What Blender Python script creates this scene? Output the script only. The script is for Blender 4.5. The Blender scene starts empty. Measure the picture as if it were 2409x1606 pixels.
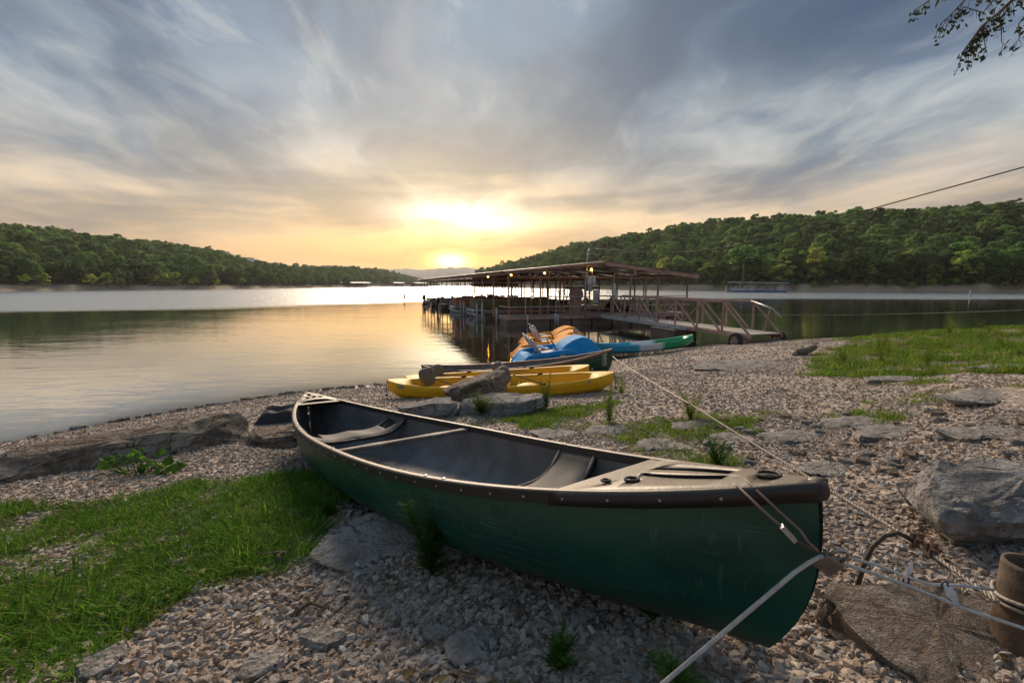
import bpy, math, random
import numpy as np
from mathutils import Vector, Matrix, Euler, noise as mnoise

SC = bpy.context.scene
COL = SC.collection
R = math.radians
PI = math.pi
rng = random.Random(7)
nrg = np.random.default_rng(11)
HAZE = 1.2e-4

# ------------------------------------------------------------------ camera
cam = bpy.data.objects.new('camera', bpy.data.cameras.new('camera'))
COL.objects.link(cam)
cam.data.sensor_width = 36.0
cam.data.lens = 15.99
cam.data.clip_start = 0.05
cam.data.clip_end = 20000
cam.location = (0, 0, 2.1)
cam.rotation_euler = (R(90 - 7.03), 0, 0)
SC.camera = cam

# ------------------------------------------------------------------ sun, exposure
SUN_AZ, SUN_EL = R(-7.6), R(27.0)         # azimuth from +y towards +x; lamp raised far above the setting sun to brighten the beach
GLOW_EL = R(3.3)
SUN = Vector((math.sin(SUN_AZ) * math.cos(SUN_EL), math.cos(SUN_AZ) * math.cos(SUN_EL), math.sin(SUN_EL)))
sun = bpy.data.objects.new('sun', bpy.data.lights.new('sun', 'SUN'))
COL.objects.link(sun)
sun.data.energy = 4.0
sun.data.color = (1.0, 0.80, 0.60)
sun.data.angle = R(24)
sun.rotation_euler = (-SUN).to_track_quat('-Z', 'Y').to_euler()
SC.view_settings.view_transform = 'Standard'
SC.view_settings.look = 'None'
SC.view_settings.exposure = 0.22
SC.view_settings.gamma = 1.0
SC.view_settings.use_curve_mapping = False
SC.cycles.use_denoising = True
SC.cycles.max_bounces = 6
SC.cycles.diffuse_bounces = 3
SC.cycles.glossy_bounces = 3
SC.cycles.use_adaptive_sampling = True
SC.cycles.adaptive_threshold = 0.02
SC.cycles.transparent_max_bounces = 16
SC.cycles.caustics_reflective = False
SC.cycles.caustics_refractive = False
SC.cycles.sample_clamp_indirect = 6.0
SC.cycles.volume_bounces = 0


# ------------------------------------------------------------------ node expression helper
class X:
    """a socket with arithmetic"""
    nt = None

    def __init__(s, sock): s.s = sock

    @staticmethod
    def m(op, *a, clamp=False):
        n = X.nt.nodes.new('ShaderNodeMath'); n.operation = op; n.use_clamp = clamp
        for i, v in enumerate(a):
            if isinstance(v, X): X.nt.links.new(v.s, n.inputs[i])
            else: n.inputs[i].default_value = v
        return X(n.outputs[0])

    def __add__(s, o): return X.m('ADD', s, o)
    __radd__ = __add__
    def __sub__(s, o): return X.m('SUBTRACT', s, o)
    def __rsub__(s, o): return X.m('SUBTRACT', o, s)
    def __mul__(s, o): return X.m('MULTIPLY', s, o)
    __rmul__ = __mul__
    def __truediv__(s, o): return X.m('DIVIDE', s, o)
    def __rtruediv__(s, o): return X.m('DIVIDE', o, s)
    def __pow__(s, o): return X.m('POWER', s, o)
    def max(s, o): return X.m('MAXIMUM', s, o)
    def min(s, o): return X.m('MINIMUM', s, o)
    def clamp(s): return X.m('ADD', s, 0.0, clamp=True)
    def exp(s): return X.m('EXPONENT', s)


def nd(nt, t, **kw):
    n = nt.nodes.new(t)
    for k, v in kw.items(): setattr(n, k, v)
    return n


def setin(nt, n, **kw):
    for k, v in kw.items():
        s = n.inputs[int(k[1:])] if k[0] == 'i' and k[1:].isdigit() else n.inputs[k]
        if isinstance(v, X): nt.links.new(v.s, s)
        elif isinstance(v, bpy.types.NodeSocket): nt.links.new(v, s)
        else: s.default_value = v
    return n


def smooth(x, a, b):
    n = nd(X.nt, 'ShaderNodeMapRange', interpolation_type='SMOOTHSTEP')
    X.nt.links.new(x.s, n.inputs[0]); n.inputs[1].default_value = a; n.inputs[2].default_value = b
    return X(n.outputs[0])


def mixc(f, a, b, mode='MIX'):
    n = nd(X.nt, 'ShaderNodeMix', data_type='RGBA', blend_type=mode, clamp_factor=True)
    for i, v in ((0, f), (6, a), (7, b)):
        if isinstance(v, X): X.nt.links.new(v.s, n.inputs[i])
        elif isinstance(v, bpy.types.NodeSocket): X.nt.links.new(v, n.inputs[i])
        elif isinstance(v, tuple): n.inputs[i].default_value = tuple(v[:3]) + (1,)
        else: n.inputs[i].default_value = v
    return X(n.outputs[2])


def ramp(x, stops, interp='LINEAR'):
    n = nd(X.nt, 'ShaderNodeValToRGB')
    n.color_ramp.interpolation = interp
    el = n.color_ramp.elements
    while len(el) < len(stops): el.new(0.5)
    for e, (p, c) in zip(el, stops):
        e.position = p; e.color = tuple(c[:3]) + (1,)
    X.nt.links.new(x.s, n.inputs[0])
    return X(n.outputs[0])


def vec(x, y, z):
    n = nd(X.nt, 'ShaderNodeCombineXYZ')
    for i, v in enumerate((x, y, z)):
        if isinstance(v, X): X.nt.links.new(v.s, n.inputs[i])
        else: n.inputs[i].default_value = v
    return X(n.outputs[0])


def nz(v, scale, detail=4, rough=0.55, dist=0.0, out=0):
    n = nd(X.nt, 'ShaderNodeTexNoise')
    if v is not None: X.nt.links.new(v.s, n.inputs['Vector'])
    n.inputs['Scale'].default_value = scale; n.inputs['Detail'].default_value = detail
    n.inputs['Roughness'].default_value = rough; n.inputs['Distortion'].default_value = dist
    return X(n.outputs[out])


# ------------------------------------------------------------------ world: low sun in thin cirrus
W = bpy.data.worlds.new('World'); SC.world = W; W.use_nodes = True
W.cycles.sampling_method = 'MANUAL'; W.cycles.sample_map_resolution = 512
nt = W.node_tree; nt.nodes.clear(); X.nt = nt
tc = nd(nt, 'ShaderNodeTexCoord')
sep = nd(nt, 'ShaderNodeSeparateXYZ'); nt.links.new(tc.outputs['Generated'], sep.inputs[0])
dx, dy, dz = (X(o) for o in sep.outputs)
e = dz.max(0.0)
GL = Vector((math.sin(SUN_AZ) * math.cos(GLOW_EL), math.cos(SUN_AZ) * math.cos(GLOW_EL), math.sin(GLOW_EL)))
sd = (dx * GL.x + dy * GL.y + dz * GL.z).clamp()
sky = nd(nt, 'ShaderNodeTexSky', sky_type='NISHITA', sun_disc=False)
sky.sun_elevation = SUN_EL; sky.sun_rotation = SUN_AZ
sky.air_density = 1.2; sky.dust_density = 2.0; sky.ozone_density = 2.0
blue = mixc(1.0, X(sky.outputs[0]), (0.055, 0.055, 0.055), 'MULTIPLY')
gapc = ramp(e, [(0.0, (.46, .28, .16)), (.10, (.36, .30, .25)), (.22, (.145, .205, .28)), (.42, (.05, .11, .215)), (.7, (.065, .13, .24)), (1, (.075, .14, .25))])
gap = mixc(0.22, gapc, blue)
# cloud veil, planar so that the streaks run away towards the sun
inv = 1.0 / (e + 0.16)
px, py = dx * inv, dy * inv
rx = px * 0.96 + py * 0.28; ry = py * 0.96 - px * 0.28
warp = nz(vec(px * 0.55, py * 0.45, 0.3), 1.3, 3, out=1)
wsep = nd(nt, 'ShaderNodeSeparateXYZ'); nt.links.new(warp.s, wsep.inputs[0])
wx, wy = X(wsep.outputs[0]) - 0.5, X(wsep.outputs[1]) - 0.5
n1 = nz(vec(rx * 0.95 + wx * 1.4, ry * 0.46 + wy * 0.6, 2.1), 1.5, 6, .52)
n2 = nz(vec(px * 2.2 + wx * 2.2, py * 1.05 + wy * 1.6, 7.7), 1.9, 7, .56)
az = X.m('ARCTAN2', dx, dy)
n3 = nz(vec(az * 1.7 + wx * .5, (e - az * .05) * 15.0 + wx * 1.3, 4.0), 1.0, 6, .52)
low = (1.0 - smooth(e, 0.06, 0.30))
veil = n1 * 0.52 + n2 * 0.48
veil = veil * (1.0 - low * 0.6) + n3 * low * 0.6
cover = smooth(veil, 0.39, 0.63)
g4 = sd ** 4.0; g14 = sd ** 14.0; g60 = sd ** 60.0; g400 = sd ** 400.0
cold = ramp(e, [(0, (.68, .36, .15)), (.05, (.75, .44, .20)), (.12, (.76, .55, .34)), (.24, (.455, .47, .455)), (.42, (.195, .275, .355)), (.62, (.19, .27, .35)), (1, (.19, .27, .35))])
warm = ramp(e, [(0, (.90, .33, .04)), (.05, (.95, .44, .08)), (.10, (.93, .57, .20)), (.2, (.74, .57, .37)), (.34, (.44, .44, .42)), (.6, (.22, .27, .33)), (1, (.20, .27, .35))])
cloud = mixc((g4 * 0.18 + g14 * 0.66).clamp(), cold, warm)
base = mixc(cover * 0.88, mixc(g14 * 0.75, gap, warm), cloud)
shade = smooth(n3 * low + n1 * (1.0 - low), 0.36, 0.66) * 0.42 + 0.74
base = mixc(1.0, base, shade, 'MULTIPLY')
wisp = smooth(nz(vec(px * 2.6 + wx * 1.5, py * 1.0 + wy * 1.3, 1.3), 2.4, 9, .62), .50, .70) * smooth(n1, .40, .60) * (1.0 - low * .7)
base = mixc((wisp * .38).clamp(), base, mixc(g4 * .8, (.50, .52, .53), (.86, .78, .64)))
# bright cloud bank that the sun shines through, and the sun's own aureole low down
daz = az - R(-6.2)
de = dz - 0.146 - (n2 - 0.5) * 0.06 + daz * 0.035
bank = ((daz * daz * -62.0) - (de * de * 1100.0)).exp()
halo = ((daz * daz * -9.0) - (de * de * 130.0)).exp()
sa = az - SUN_AZ; se = dz - 0.05
core = ((sa * sa * -1100.0) - (se * se * 4200.0)).exp()
glow = ((sa * sa * -30.0) - (se * se * 330.0)).exp()
streak = smooth(n3, 0.36, 0.60)


def scale_col(c, f):
    return mixc(1.0, c, f, 'MULTIPLY')


def addc(a, b): return mixc(1.0, a, b, 'ADD')


tot = addc(base, scale_col(mixc(0.0, (1.0, .93, .74), (1, 1, 1)), bank * 1.15))
tot = addc(tot, scale_col(mixc(0.0, (.97, .63, .27), (1, 1, 1)), halo * (0.14 + streak * 0.34)))
tot = addc(tot, scale_col(mixc(0.0, (1.0, .38, .02), (1, 1, 1)), glow * (0.24 + streak * 0.34)))
tot = addc(tot, scale_col(mixc(0.0, (1.0, .66, .22), (1, 1, 1)), core * 5.0))
bg = nd(nt, 'ShaderNodeBackground'); bg.inputs[1].default_value = 1.0
nt.links.new(tot.s, bg.inputs[0])
wo = nd(nt, 'ShaderNodeOutputWorld'); nt.links.new(bg.outputs[0], wo.inputs[0])


# ------------------------------------------------------------------ materials
MATS = {}


def principled(name):
    m = bpy.data.materials.new(name); m.use_nodes = True
    t = m.node_tree; t.nodes.clear(); X.nt = t
    b = nd(t, 'ShaderNodeBsdfPrincipled'); o = nd(t, 'ShaderNodeOutputMaterial')
    t.links.new(b.outputs[0], o.inputs[0]); MATS[name] = m
    return m, t, b


def coords(t, kind='Object'):
    return X(nd(t, 'ShaderNodeTexCoord').outputs[kind])


def bump(t, b, h, strength, dist=0.02):
    n = nd(t, 'ShaderNodeBump'); n.inputs['Strength'].default_value = strength; n.inputs['Distance'].default_value = dist
    t.links.new(h.s, n.inputs['Height']); t.links.new(n.outputs[0], b.inputs['Normal'])


def M(name, c1, c2=None, scale=8.0, rough=0.6, bmp=0.0, bscale=None, metal=0.0, spec=0.5, detail=5, vary=0.0, bdist=.01, dust=None):
    """two-tone noise material; vary = per-object brightness change; dust = colour lying on upward faces"""
    m, t, b = principled(name)
    co = coords(t)
    c2 = c2 or tuple(v * .75 for v in c1)
    n = nz(co, scale, detail)
    c = mixc(smooth(n, .35, .65), c1, c2)
    if vary:
        oi = nd(t, 'ShaderNodeObjectInfo')
        c = mixc(1.0, c, X(oi.outputs['Random']) * (2 * vary) + (1 - vary), 'MULTIPLY')
    if dust:
        g = nd(t, 'ShaderNodeNewGeometry'); s = nd(t, 'ShaderNodeSeparateXYZ'); t.links.new(g.outputs['Normal'], s.inputs[0])
        up = smooth(X(s.outputs[2]), .45, .95) * (nz(co, 9, 4) * .7 + .45)
        c = mixc(up.clamp(), c, dust)
    t.links.new(c.s, b.inputs['Base Color'])
    rr = (n * .25 + (rough - .12)).clamp()
    t.links.new(rr.s, b.inputs['Roughness'])
    b.inputs['Metallic'].default_value = metal
    b.inputs['Specular IOR Level'].default_value = spec
    if bmp: bump(t, b, nz(co, bscale or scale * 3, 6), bmp, bdist)
    return m


def emit(name, c, s):
    m = bpy.data.materials.new(name); m.use_nodes = True
    t = m.node_tree; t.nodes.clear()
    e_ = nd(t, 'ShaderNodeEmission'); o = nd(t, 'ShaderNodeOutputMaterial')
    e_.inputs[0].default_value = tuple(c) + (1,); e_.inputs[1].default_value = s
    t.links.new(e_.outputs[0], o.inputs[0]); MATS[name] = m
    return m


# ------------------------------------------------------------------ mesh builder
class MB:
    def __init__(s): s.v = []; s.f = []; s.mi = []; s.sm = []; s.cur = 0; s.smooth = False

    def add(s, vs, fs):
        o = len(s.v); s.v.extend([tuple(p) for p in vs])
        for f in fs: s.f.append(tuple(i + o for i in f)); s.mi.append(s.cur); s.sm.append(s.smooth)
        return s

    def box(s, c, size, rot=None, taper=1.0):
        hx, hy, hz = (k / 2 for k in size)
        vs = [Vector((x * (taper if z > 0 else 1), y * (taper if z > 0 else 1), z)) for x in (-hx, hx) for y in (-hy, hy) for z in (-hz, hz)]
        if rot is not None:
            q = rot if isinstance(rot, Matrix) else Euler(rot).to_matrix()
            vs = [q @ v for v in vs]
        c = Vector(c)
        return s.add([v + c for v in vs], [(0, 1, 3, 2), (4, 6, 7, 5), (0, 4, 5, 1), (2, 3, 7, 6), (0, 2, 6, 4), (1, 5, 7, 3)])

    def bar(s, a, b, w, h=None, up=(0, 0, 1)):
        a, b = Vector(a), Vector(b); h = h or w
        d = b - a; L = d.length; d.normalize()
        u = Vector(up)
        if abs(d.dot(u)) > .95: u = Vector((1, 0, 0)) if abs(d.x) < .9 else Vector((0, 1, 0))
        y = u.cross(d).normalized(); z = d.cross(y)
        q = Matrix((d, y, z)).transposed()
        return s.box((a + b) / 2, (L, w, h), q)

    def tube(s, pts, r, n=8, cap=True, closed=False):
        pts = [Vector(p) for p in pts]; k = len(pts)
        rs = r if isinstance(r, (list, tuple)) else [r] * k
        o = len(s.v); ref = None; sm = s.smooth; s.smooth = True
        for i, p in enumerate(pts):
            if closed: d = pts[(i + 1) % k] - pts[i - 1]
            else: d = pts[min(i + 1, k - 1)] - pts[max(i - 1, 0)]
            d = d.normalized() if d.length > 1e-9 else Vector((0, 0, 1))
            if ref is None:
                ref = Vector((0, 0, 1)) if abs(d.z) < .9 else Vector((1, 0, 0))
            a = ref - d * ref.dot(d)
            a = a.normalized() if a.length > 1e-6 else d.orthogonal().normalized()
            ref = a; b = d.cross(a)
            for j in range(n):
                t = 2 * PI * j / n
                s.v.append(tuple(p + (a * math.cos(t) + b * math.sin(t)) * rs[i]))
        for i in range(k if closed else k - 1):
            i2 = (i + 1) % k
            for j in range(n):
                j2 = (j + 1) % n
                s.f.append((o + i * n + j, o + i * n + j2, o + i2 * n + j2, o + i2 * n + j)); s.mi.append(s.cur); s.sm.append(True)
        if cap and not closed:
            s.f.append(tuple(o + j for j in reversed(range(n)))); s.mi.append(s.cur); s.sm.append(False)
            s.f.append(tuple(o + (k - 1) * n + j for j in range(n))); s.mi.append(s.cur); s.sm.append(False)
        s.smooth = sm
        return s

    def lathe(s, prof, c=(0, 0, 0), axis='z', n=20, ang=2 * PI):
        o = len(s.v); c = Vector(c); k = len(prof)
        for (r, h) in prof:
            for j in range(n):
                t = ang * j / n
                p = (r * math.cos(t), r * math.sin(t), h)
                if axis == 'x': p = (h, p[0], p[1])
                elif axis == 'y': p = (p[1], h, p[0])
                s.v.append(tuple(c + Vector(p)))
        for i in range(k - 1):
            for j in range(n):
                j2 = (j + 1) % n
                s.f.append((o + i * n + j, o + i * n + j2, o + (i + 1) * n + j2, o + (i + 1) * n + j)); s.mi.append(s.cur); s.sm.append(s.smooth)
        return s

    def grid(s, P, close_u=False, close_v=False):
        """P[i][j] points"""
        o = len(s.v); a = len(P); b = len(P[0])
        for row in P: s.v.extend([tuple(p) for p in row])
        for i in range(a if close_u else a - 1):
            for j in range(b if close_v else b - 1):
                i2, j2 = (i + 1) % a, (j + 1) % b
                s.f.append((o + i * b + j, o + i2 * b + j, o + i2 * b + j2, o + i * b + j2)); s.mi.append(s.cur); s.sm.append(s.smooth)
        return s

    def prism(s, poly, z0, z1):
        n = len(poly)
        vs = [(x, y, z0) for x, y in poly] + [(x, y, z1) for x, y in poly]
        fs = [tuple(reversed(range(n))), tuple(range(n, 2 * n))] + [(i, (i + 1) % n, n + (i + 1) % n, n + i) for i in range(n)]
        return s.add(vs, fs)

    def mesh(s, name, mats):
        me = bpy.data.meshes.new(name)
        me.from_pydata(s.v, [], s.f)
        mats = mats if isinstance(mats, (list, tuple)) else [mats]
        for m in mats: me.materials.append(MATS[m] if isinstance(m, str) else m)
        me.polygons.foreach_set('material_index', s.mi)
        me.polygons.foreach_set('use_smooth', s.sm)
        me.update()
        return me

    def build(s, name, mats, parent=None, bevel=0, subsurf=0):
        o = bpy.data.objects.new(name, s.mesh(name, mats)); COL.objects.link(o)
        if parent is not None: o.parent = parent
        if bevel:
            m = o.modifiers.new('bevel', 'BEVEL'); m.width = bevel; m.segments = 2; m.limit_method = 'ANGLE'
        if subsurf:
            m = o.modifiers.new('sub', 'SUBSURF'); m.levels = m.render_levels = subsurf
        return o


def tag(o, label=None, cat=None, group=None, kind=None):
    if label: o['label'] = label
    if cat: o['category'] = cat
    if group: o['group'] = group
    if kind: o['kind'] = kind
    return o


def empty(name, loc=(0, 0, 0), rot=(0, 0, 0), label=None, cat=None, group=None):
    o = bpy.data.objects.new(name, None); COL.objects.link(o)
    o.location = loc; o.rotation_euler = rot
    return tag(o, label, cat, group)


def copy_tree(o, parent=None):
    c = o.copy(); COL.objects.link(c); c.parent = parent
    for ch in list(o.children): copy_tree(ch, c)
    return c


def frame(o, origin, xdir, up=(0, 0, 1)):
    """place object so that local x runs along xdir"""
    x = Vector(xdir).normalized(); y = Vector(up).cross(x).normalized(); z = x.cross(y)
    o.matrix_world = Matrix.Translation(origin) @ Matrix((x, y, z)).transposed().to_4x4()


def np_mesh(name, V, F, mats, smooth=True):
    """V (n,3), F (m,4) quads or (m,3)"""
    me = bpy.data.meshes.new(name)
    n, m, k = len(V), len(F), F.shape[1]
    me.vertices.add(n); me.vertices.foreach_set('co', np.asarray(V, 'f').ravel())
    me.loops.add(m * k); me.loops.foreach_set('vertex_index', np.asarray(F, 'i').ravel())
    me.polygons.add(m); me.polygons.foreach_set('loop_start', np.arange(0, m * k, k, dtype='i'))
    me.polygons.foreach_set('loop_total', np.full(m, k, 'i'))
    me.polygons.foreach_set('use_smooth', np.full(m, smooth))
    for mm in (mats if isinstance(mats, (list, tuple)) else [mats]): me.materials.append(MATS[mm] if isinstance(mm, str) else mm)
    me.update(calc_edges=True); me.validate()
    return me


def link(name, me, parent=None):
    o = bpy.data.objects.new(name, me); COL.objects.link(o)
    if parent is not None: o.parent = parent
    return o


def scatter(name, pts, protos, rots, scales, idx):
    """ONE object: geometry-node instances of proto meshes on points (for what nobody could count)"""
    me = bpy.data.meshes.new(name); n = len(pts)
    me.vertices.add(n); me.vertices.foreach_set('co', np.asarray(pts, 'f').ravel())
    a = me.attributes.new('rot', 'FLOAT_VECTOR', 'POINT'); a.data.foreach_set('vector', np.asarray(rots, 'f').ravel())
    a = me.attributes.new('scl', 'FLOAT_VECTOR', 'POINT'); a.data.foreach_set('vector', np.asarray(scales, 'f').ravel())
    a = me.attributes.new('idx', 'INT', 'POINT'); a.data.foreach_set('value', np.asarray(idx, 'i'))
    o = link(name, me)
    c = bpy.data.collections.new(name + '_kinds')
    for i, p in enumerate(protos):
        q = bpy.data.objects.new('%s_kind_%02d' % (name, i), p); c.objects.link(q)
    g = bpy.data.node_groups.new(name, 'GeometryNodeTree')
    g.interface.new_socket('Geometry', in_out='INPUT', socket_type='NodeSocketGeometry')
    g.interface.new_socket('Geometry', in_out='OUTPUT', socket_type='NodeSocketGeometry')
    gi, go = g.nodes.new('NodeGroupInput'), g.nodes.new('NodeGroupOutput')
    ip = g.nodes.new('GeometryNodeInstanceOnPoints')
    ci = g.nodes.new('GeometryNodeCollectionInfo')
    ci.inputs['Collection'].default_value = c
    ci.inputs['Separate Children'].default_value = True; ci.inputs['Reset Children'].default_value = True
    def at(nm, ty):
        q = g.nodes.new('GeometryNodeInputNamedAttribute'); q.data_type = ty; q.inputs[0].default_value = nm
        return next(s for s in q.outputs if s.enabled and s.name == 'Attribute')
    L = g.links.new
    L(gi.outputs[0], ip.inputs['Points']); L(ci.outputs[0], ip.inputs['Instance'])
    ip.inputs['Pick Instance'].default_value = True
    L(at('idx', 'INT'), ip.inputs['Instance Index']); L(at('rot', 'FLOAT_VECTOR'), ip.inputs['Rotation']); L(at('scl', 'FLOAT_VECTOR'), ip.inputs['Scale'])
    L(ip.outputs[0], go.inputs[0])
    md = o.modifiers.new('scatter', 'NODES'); md.node_group = g
    return o


# ------------------------------------------------------------------ terrain height
SHX = np.array([-400, -60, -20, -12, -7.4, -6.8, -6.3, -5.5, -4.34, -2.46, 0, 2.43, 3.8, 5.7, 7.2, 9, 13.6, 20, 40, 80, 400.])
SHY = np.array([-260, -40, -4, 2.0, 5.35, 5.85, 6.7, 7.55, 8.75, 9.65, 10.7, 12.35, 13.5, 15.1, 16.1, 17, 18.4, 20, 24, 25, 10.])


def vnoise(x, y, seed=0):
    """cheap smooth value noise, numpy"""
    x = np.asarray(x, float); y = np.asarray(y, float)
    xi, yi = np.floor(x), np.floor(y); fx, fy = x - xi, y - yi
    fx = fx * fx * (3 - 2 * fx); fy = fy * fy * (3 - 2 * fy)
    def h(a, b):
        n = np.sin(a * 127.1 + b * 311.7 + seed * 74.7) * 43758.5453
        return n - np.floor(n)
    return (h(xi, yi) * (1 - fx) + h(xi + 1, yi) * fx) * (1 - fy) + (h(xi, yi + 1) * (1 - fx) + h(xi + 1, yi + 1) * fx) * fy


def shore_d(x, y):
    return (np.interp(x, SHX, SHY) - y) * 0.8


def G(x, y, fine=True):
    x = np.asarray(x, float); y = np.asarray(y, float)
    d = shore_d(x, y) + (vnoise(x * 1.3, y * 1.3, 3) - .5) * .25
    z = np.where(d > 0, np.interp(d, [0, 1, 3.2, 4.6, 6.0, 7.0, 8.0, 9.0, 11, 16, 40, 200], [0, .15, .47, .61, .76, .90, 1.08, 1.20, 1.36, 1.6, 3.0, 9.0]), .16 * d)
    z = np.maximum(z, -2.5)
    z = z + .28 * np.exp(-((x - 15.) / 4.6) ** 2 - ((y - 12.5) / 2.6) ** 2)
    near = np.clip(d, 0, 1)
    z = z + near * ((vnoise(x * .8, y * .8, 1) - .5) * .07 + (vnoise(x * 2.7, y * 2.7, 2) - .5) * .03)
    # the big canoe has settled into the beach
    cx, cy = x + .709, y - 2.908; T = (cx * .6216 - cy * .7712) / 2.37; w = np.abs(cx * .7712 + cy * .6216)
    lim = .745 + .307 * T + .05 * np.clip(np.abs(T) - .8, 0, 1) + np.clip(w - .30, 0, 9) * .30 + np.clip(np.abs(T) - 1, 0, 9) * 2
    z = np.minimum(z, lim)
    if fine: z = z + near * (vnoise(x * 9, y * 9, 5) - .5) * .012
    return z


def g1(x, y): return float(G(x, y))
# ------------------------------------------------------------------ ground material
def in_poly(px, py, poly):
    px = np.asarray(px); py = np.asarray(py); r = np.zeros(px.shape, bool); n = len(poly)
    for i in range(n):
        x1, y1 = poly[i]; x2, y2 = poly[(i + 1) % n]
        c = ((y1 > py) != (y2 > py)) & (px < (x2 - x1) * (py - y1) / ((y2 - y1) + 1e-12) + x1)
        r ^= c
    return r


GRASS = [  # outline, density
    ([(-7.0, 1.0), (-4.6, 1.85), (-3.2, 2.5), (-2.75, 2.8), (-2.3, 3.12), (-1.65, 3.5), (-1.15, 3.05), (-.88, 2.6), (-.78, 2.35), (-1.0, 2.05), (-1.28, 1.9), (-1.3, 1.63), (-1.22, 1.25), (-1.3, .5), (-3.5, -.6), (-7, -2)], 1.0),
    ([(5.0, 7.4), (5.9, 8.8), (7.6, 10.6), (9.4, 12.8), (12.5, 15.0), (18, 17.6), (26, 17), (26, 5), (11, 4.6), (6.6, 5.2), (5.2, 5.6), (4.4, 6.2)], .88),
    ([(-.5, 4.95), (.3, 5.5), (.9, 5.6), (1.45, 5.1), (2.5, 4.85), (3.2, 4.9), (2.3, 4.0), (1.75, 3.1), (1.2, 2.65), (.9, 3.1), (.8, 4.0), (.2, 4.4)], .58),
    ([(2.7, 5.1), (3.9, 5.75), (5.0, 5.4), (5.8, 4.6), (4.2, 4.0), (3.0, 3.95)], .45),
    ([(1.42, 2.15), (1.5, 2.6), (1.9, 2.8), (1.95, 2.5), (1.65, 1.95), (1.48, 1.62), (1.2, 1.58), (1.2, 1.8)], .5),
]


def grass_density(x, y):
    d = np.zeros(np.shape(x))
    for poly, w in GRASS:
        d = np.maximum(d, in_poly(x + (vnoise(x * 2.5, y * 2.5, 8) - .5) * .5, y + (vnoise(x * 2.5, y * 2.5, 9) - .5) * .5, poly) * w)
    n = vnoise(x * 1.5, y * 1.5, 12) * .6 + vnoise(x * 4, y * 4, 13) * .4
    return np.clip(d * 1.28 - (n - .04) * 1.35, 0, 1) * (d > 0)


m, t, b = principled('ground')
P = coords(t)
va = nd(t, 'ShaderNodeVertexColor'); va.layer_name = 'cover'
vs = nd(t, 'ShaderNodeSeparateColor'); t.links.new(va.outputs[0], vs.inputs[0])
grassy, wet, fore = (X(vs.outputs[i]) for i in range(3))


def pebbles(P, scale):
    v = nd(X.nt, 'ShaderNodeTexVoronoi'); v.inputs['Scale'].default_value = scale; v.inputs['Randomness'].default_value = 1
    X.nt.links.new(P.s, v.inputs['Vector'])
    s = nd(X.nt, 'ShaderNodeSeparateColor'); X.nt.links.new(v.outputs['Color'], s.inputs[0])
    return X(v.outputs['Distance']), X(s.outputs[0]), X(s.outputs[1])


d1, c1, h1 = pebbles(P, 34)
d2, c2, h2 = pebbles(P, 13)
pc = ramp(c1, [(0, (.17, .115, .08)), (.25, (.33, .245, .185)), (.55, (.44, .35, .275)), (.8, (.36, .32, .285)), (1, (.60, .53, .46))])
pc2 = ramp(c2, [(0, (.22, .155, .11)), (.5, (.38, .29, .225)), (1, (.52, .45, .37))])
col = mixc(smooth(nz(P, 1.6, 4), .45, .62) * .55, pc, pc2)
col = mixc(1.0, col, nz(P, .7, 4) * .5 + .72, 'MULTIPLY')
earth = mixc(nz(P, 14, 5), (.10, .066, .04), (.21, .15, .10))
col = mixc((grassy * .75).clamp(), col, earth)
col = mixc((fore * smooth(nz(P, 3.0, 5), .40, .60) * .8).clamp(), col, earth)
wetc = mixc(1.0, col, (.34, .27, .21), 'MULTIPLY')
col = mixc(wet, col, wetc)
t.links.new(col.s, b.inputs['Base Color'])
t.links.new((0.92 - wet * .55).s, b.inputs['Roughness'])
b.inputs['Specular IOR Level'].default_value = .3
bump(t, b, (1.0 - d1) * .6 + (1.0 - d2) * .8 + nz(P, 40, 3) * .3, .9, .025)


def axis(dense0, dense1, step, far0, far1, grow=1.13):
    a = list(np.arange(dense0, dense1, step))
    s, v = step, dense1
    while v < far1: a.append(v); s *= grow; v += s
    a.append(far1)
    s, v = step, dense0
    lo = []
    while v > far0 + s: s *= grow; v -= s; lo.append(v)
    lo.append(far0)
    return np.array(lo[::-1] + a)


gx = axis(-6.5, 6.5, .05, -4500, 4500, 1.09); gy = axis(.6, 9.5, .05, -450, 5150, 1.09)
XX, YY = np.meshgrid(gx, gy, indexing='ij')
ZZ = G(XX, YY)
V = np.stack([XX, YY, ZZ], -1).reshape(-1, 3)
ii = np.arange(len(gx) * len(gy)).reshape(len(gx), len(gy))
F = np.stack([ii[:-1, :-1], ii[1:, :-1], ii[1:, 1:], ii[:-1, 1:]], -1).reshape(-1, 4)
me = np_mesh('ground', V, F, 'ground')
cv = np.zeros((len(V), 4), 'f'); cv[:, 3] = 1
sd_ = shore_d(V[:, 0], V[:, 1])
cv[:, 0] = np.clip(grass_density(V[:, 0], V[:, 1]) * 1.6, 0, 1)
cv[:, 1] = np.clip(1 - (sd_ + (vnoise(V[:, 0] * 2, V[:, 1] * 2, 31) - .5) * .5) / .55, 0, 1)
cv[:, 2] = np.clip((3.4 - np.hypot(V[:, 0] - .3, V[:, 1])) / 1.5, 0, 1)
ca = me.color_attributes.new('cover', 'FLOAT_COLOR', 'POINT'); ca.data.foreach_set('color', cv.ravel())
tag(link('ground', me), kind='structure')

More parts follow.
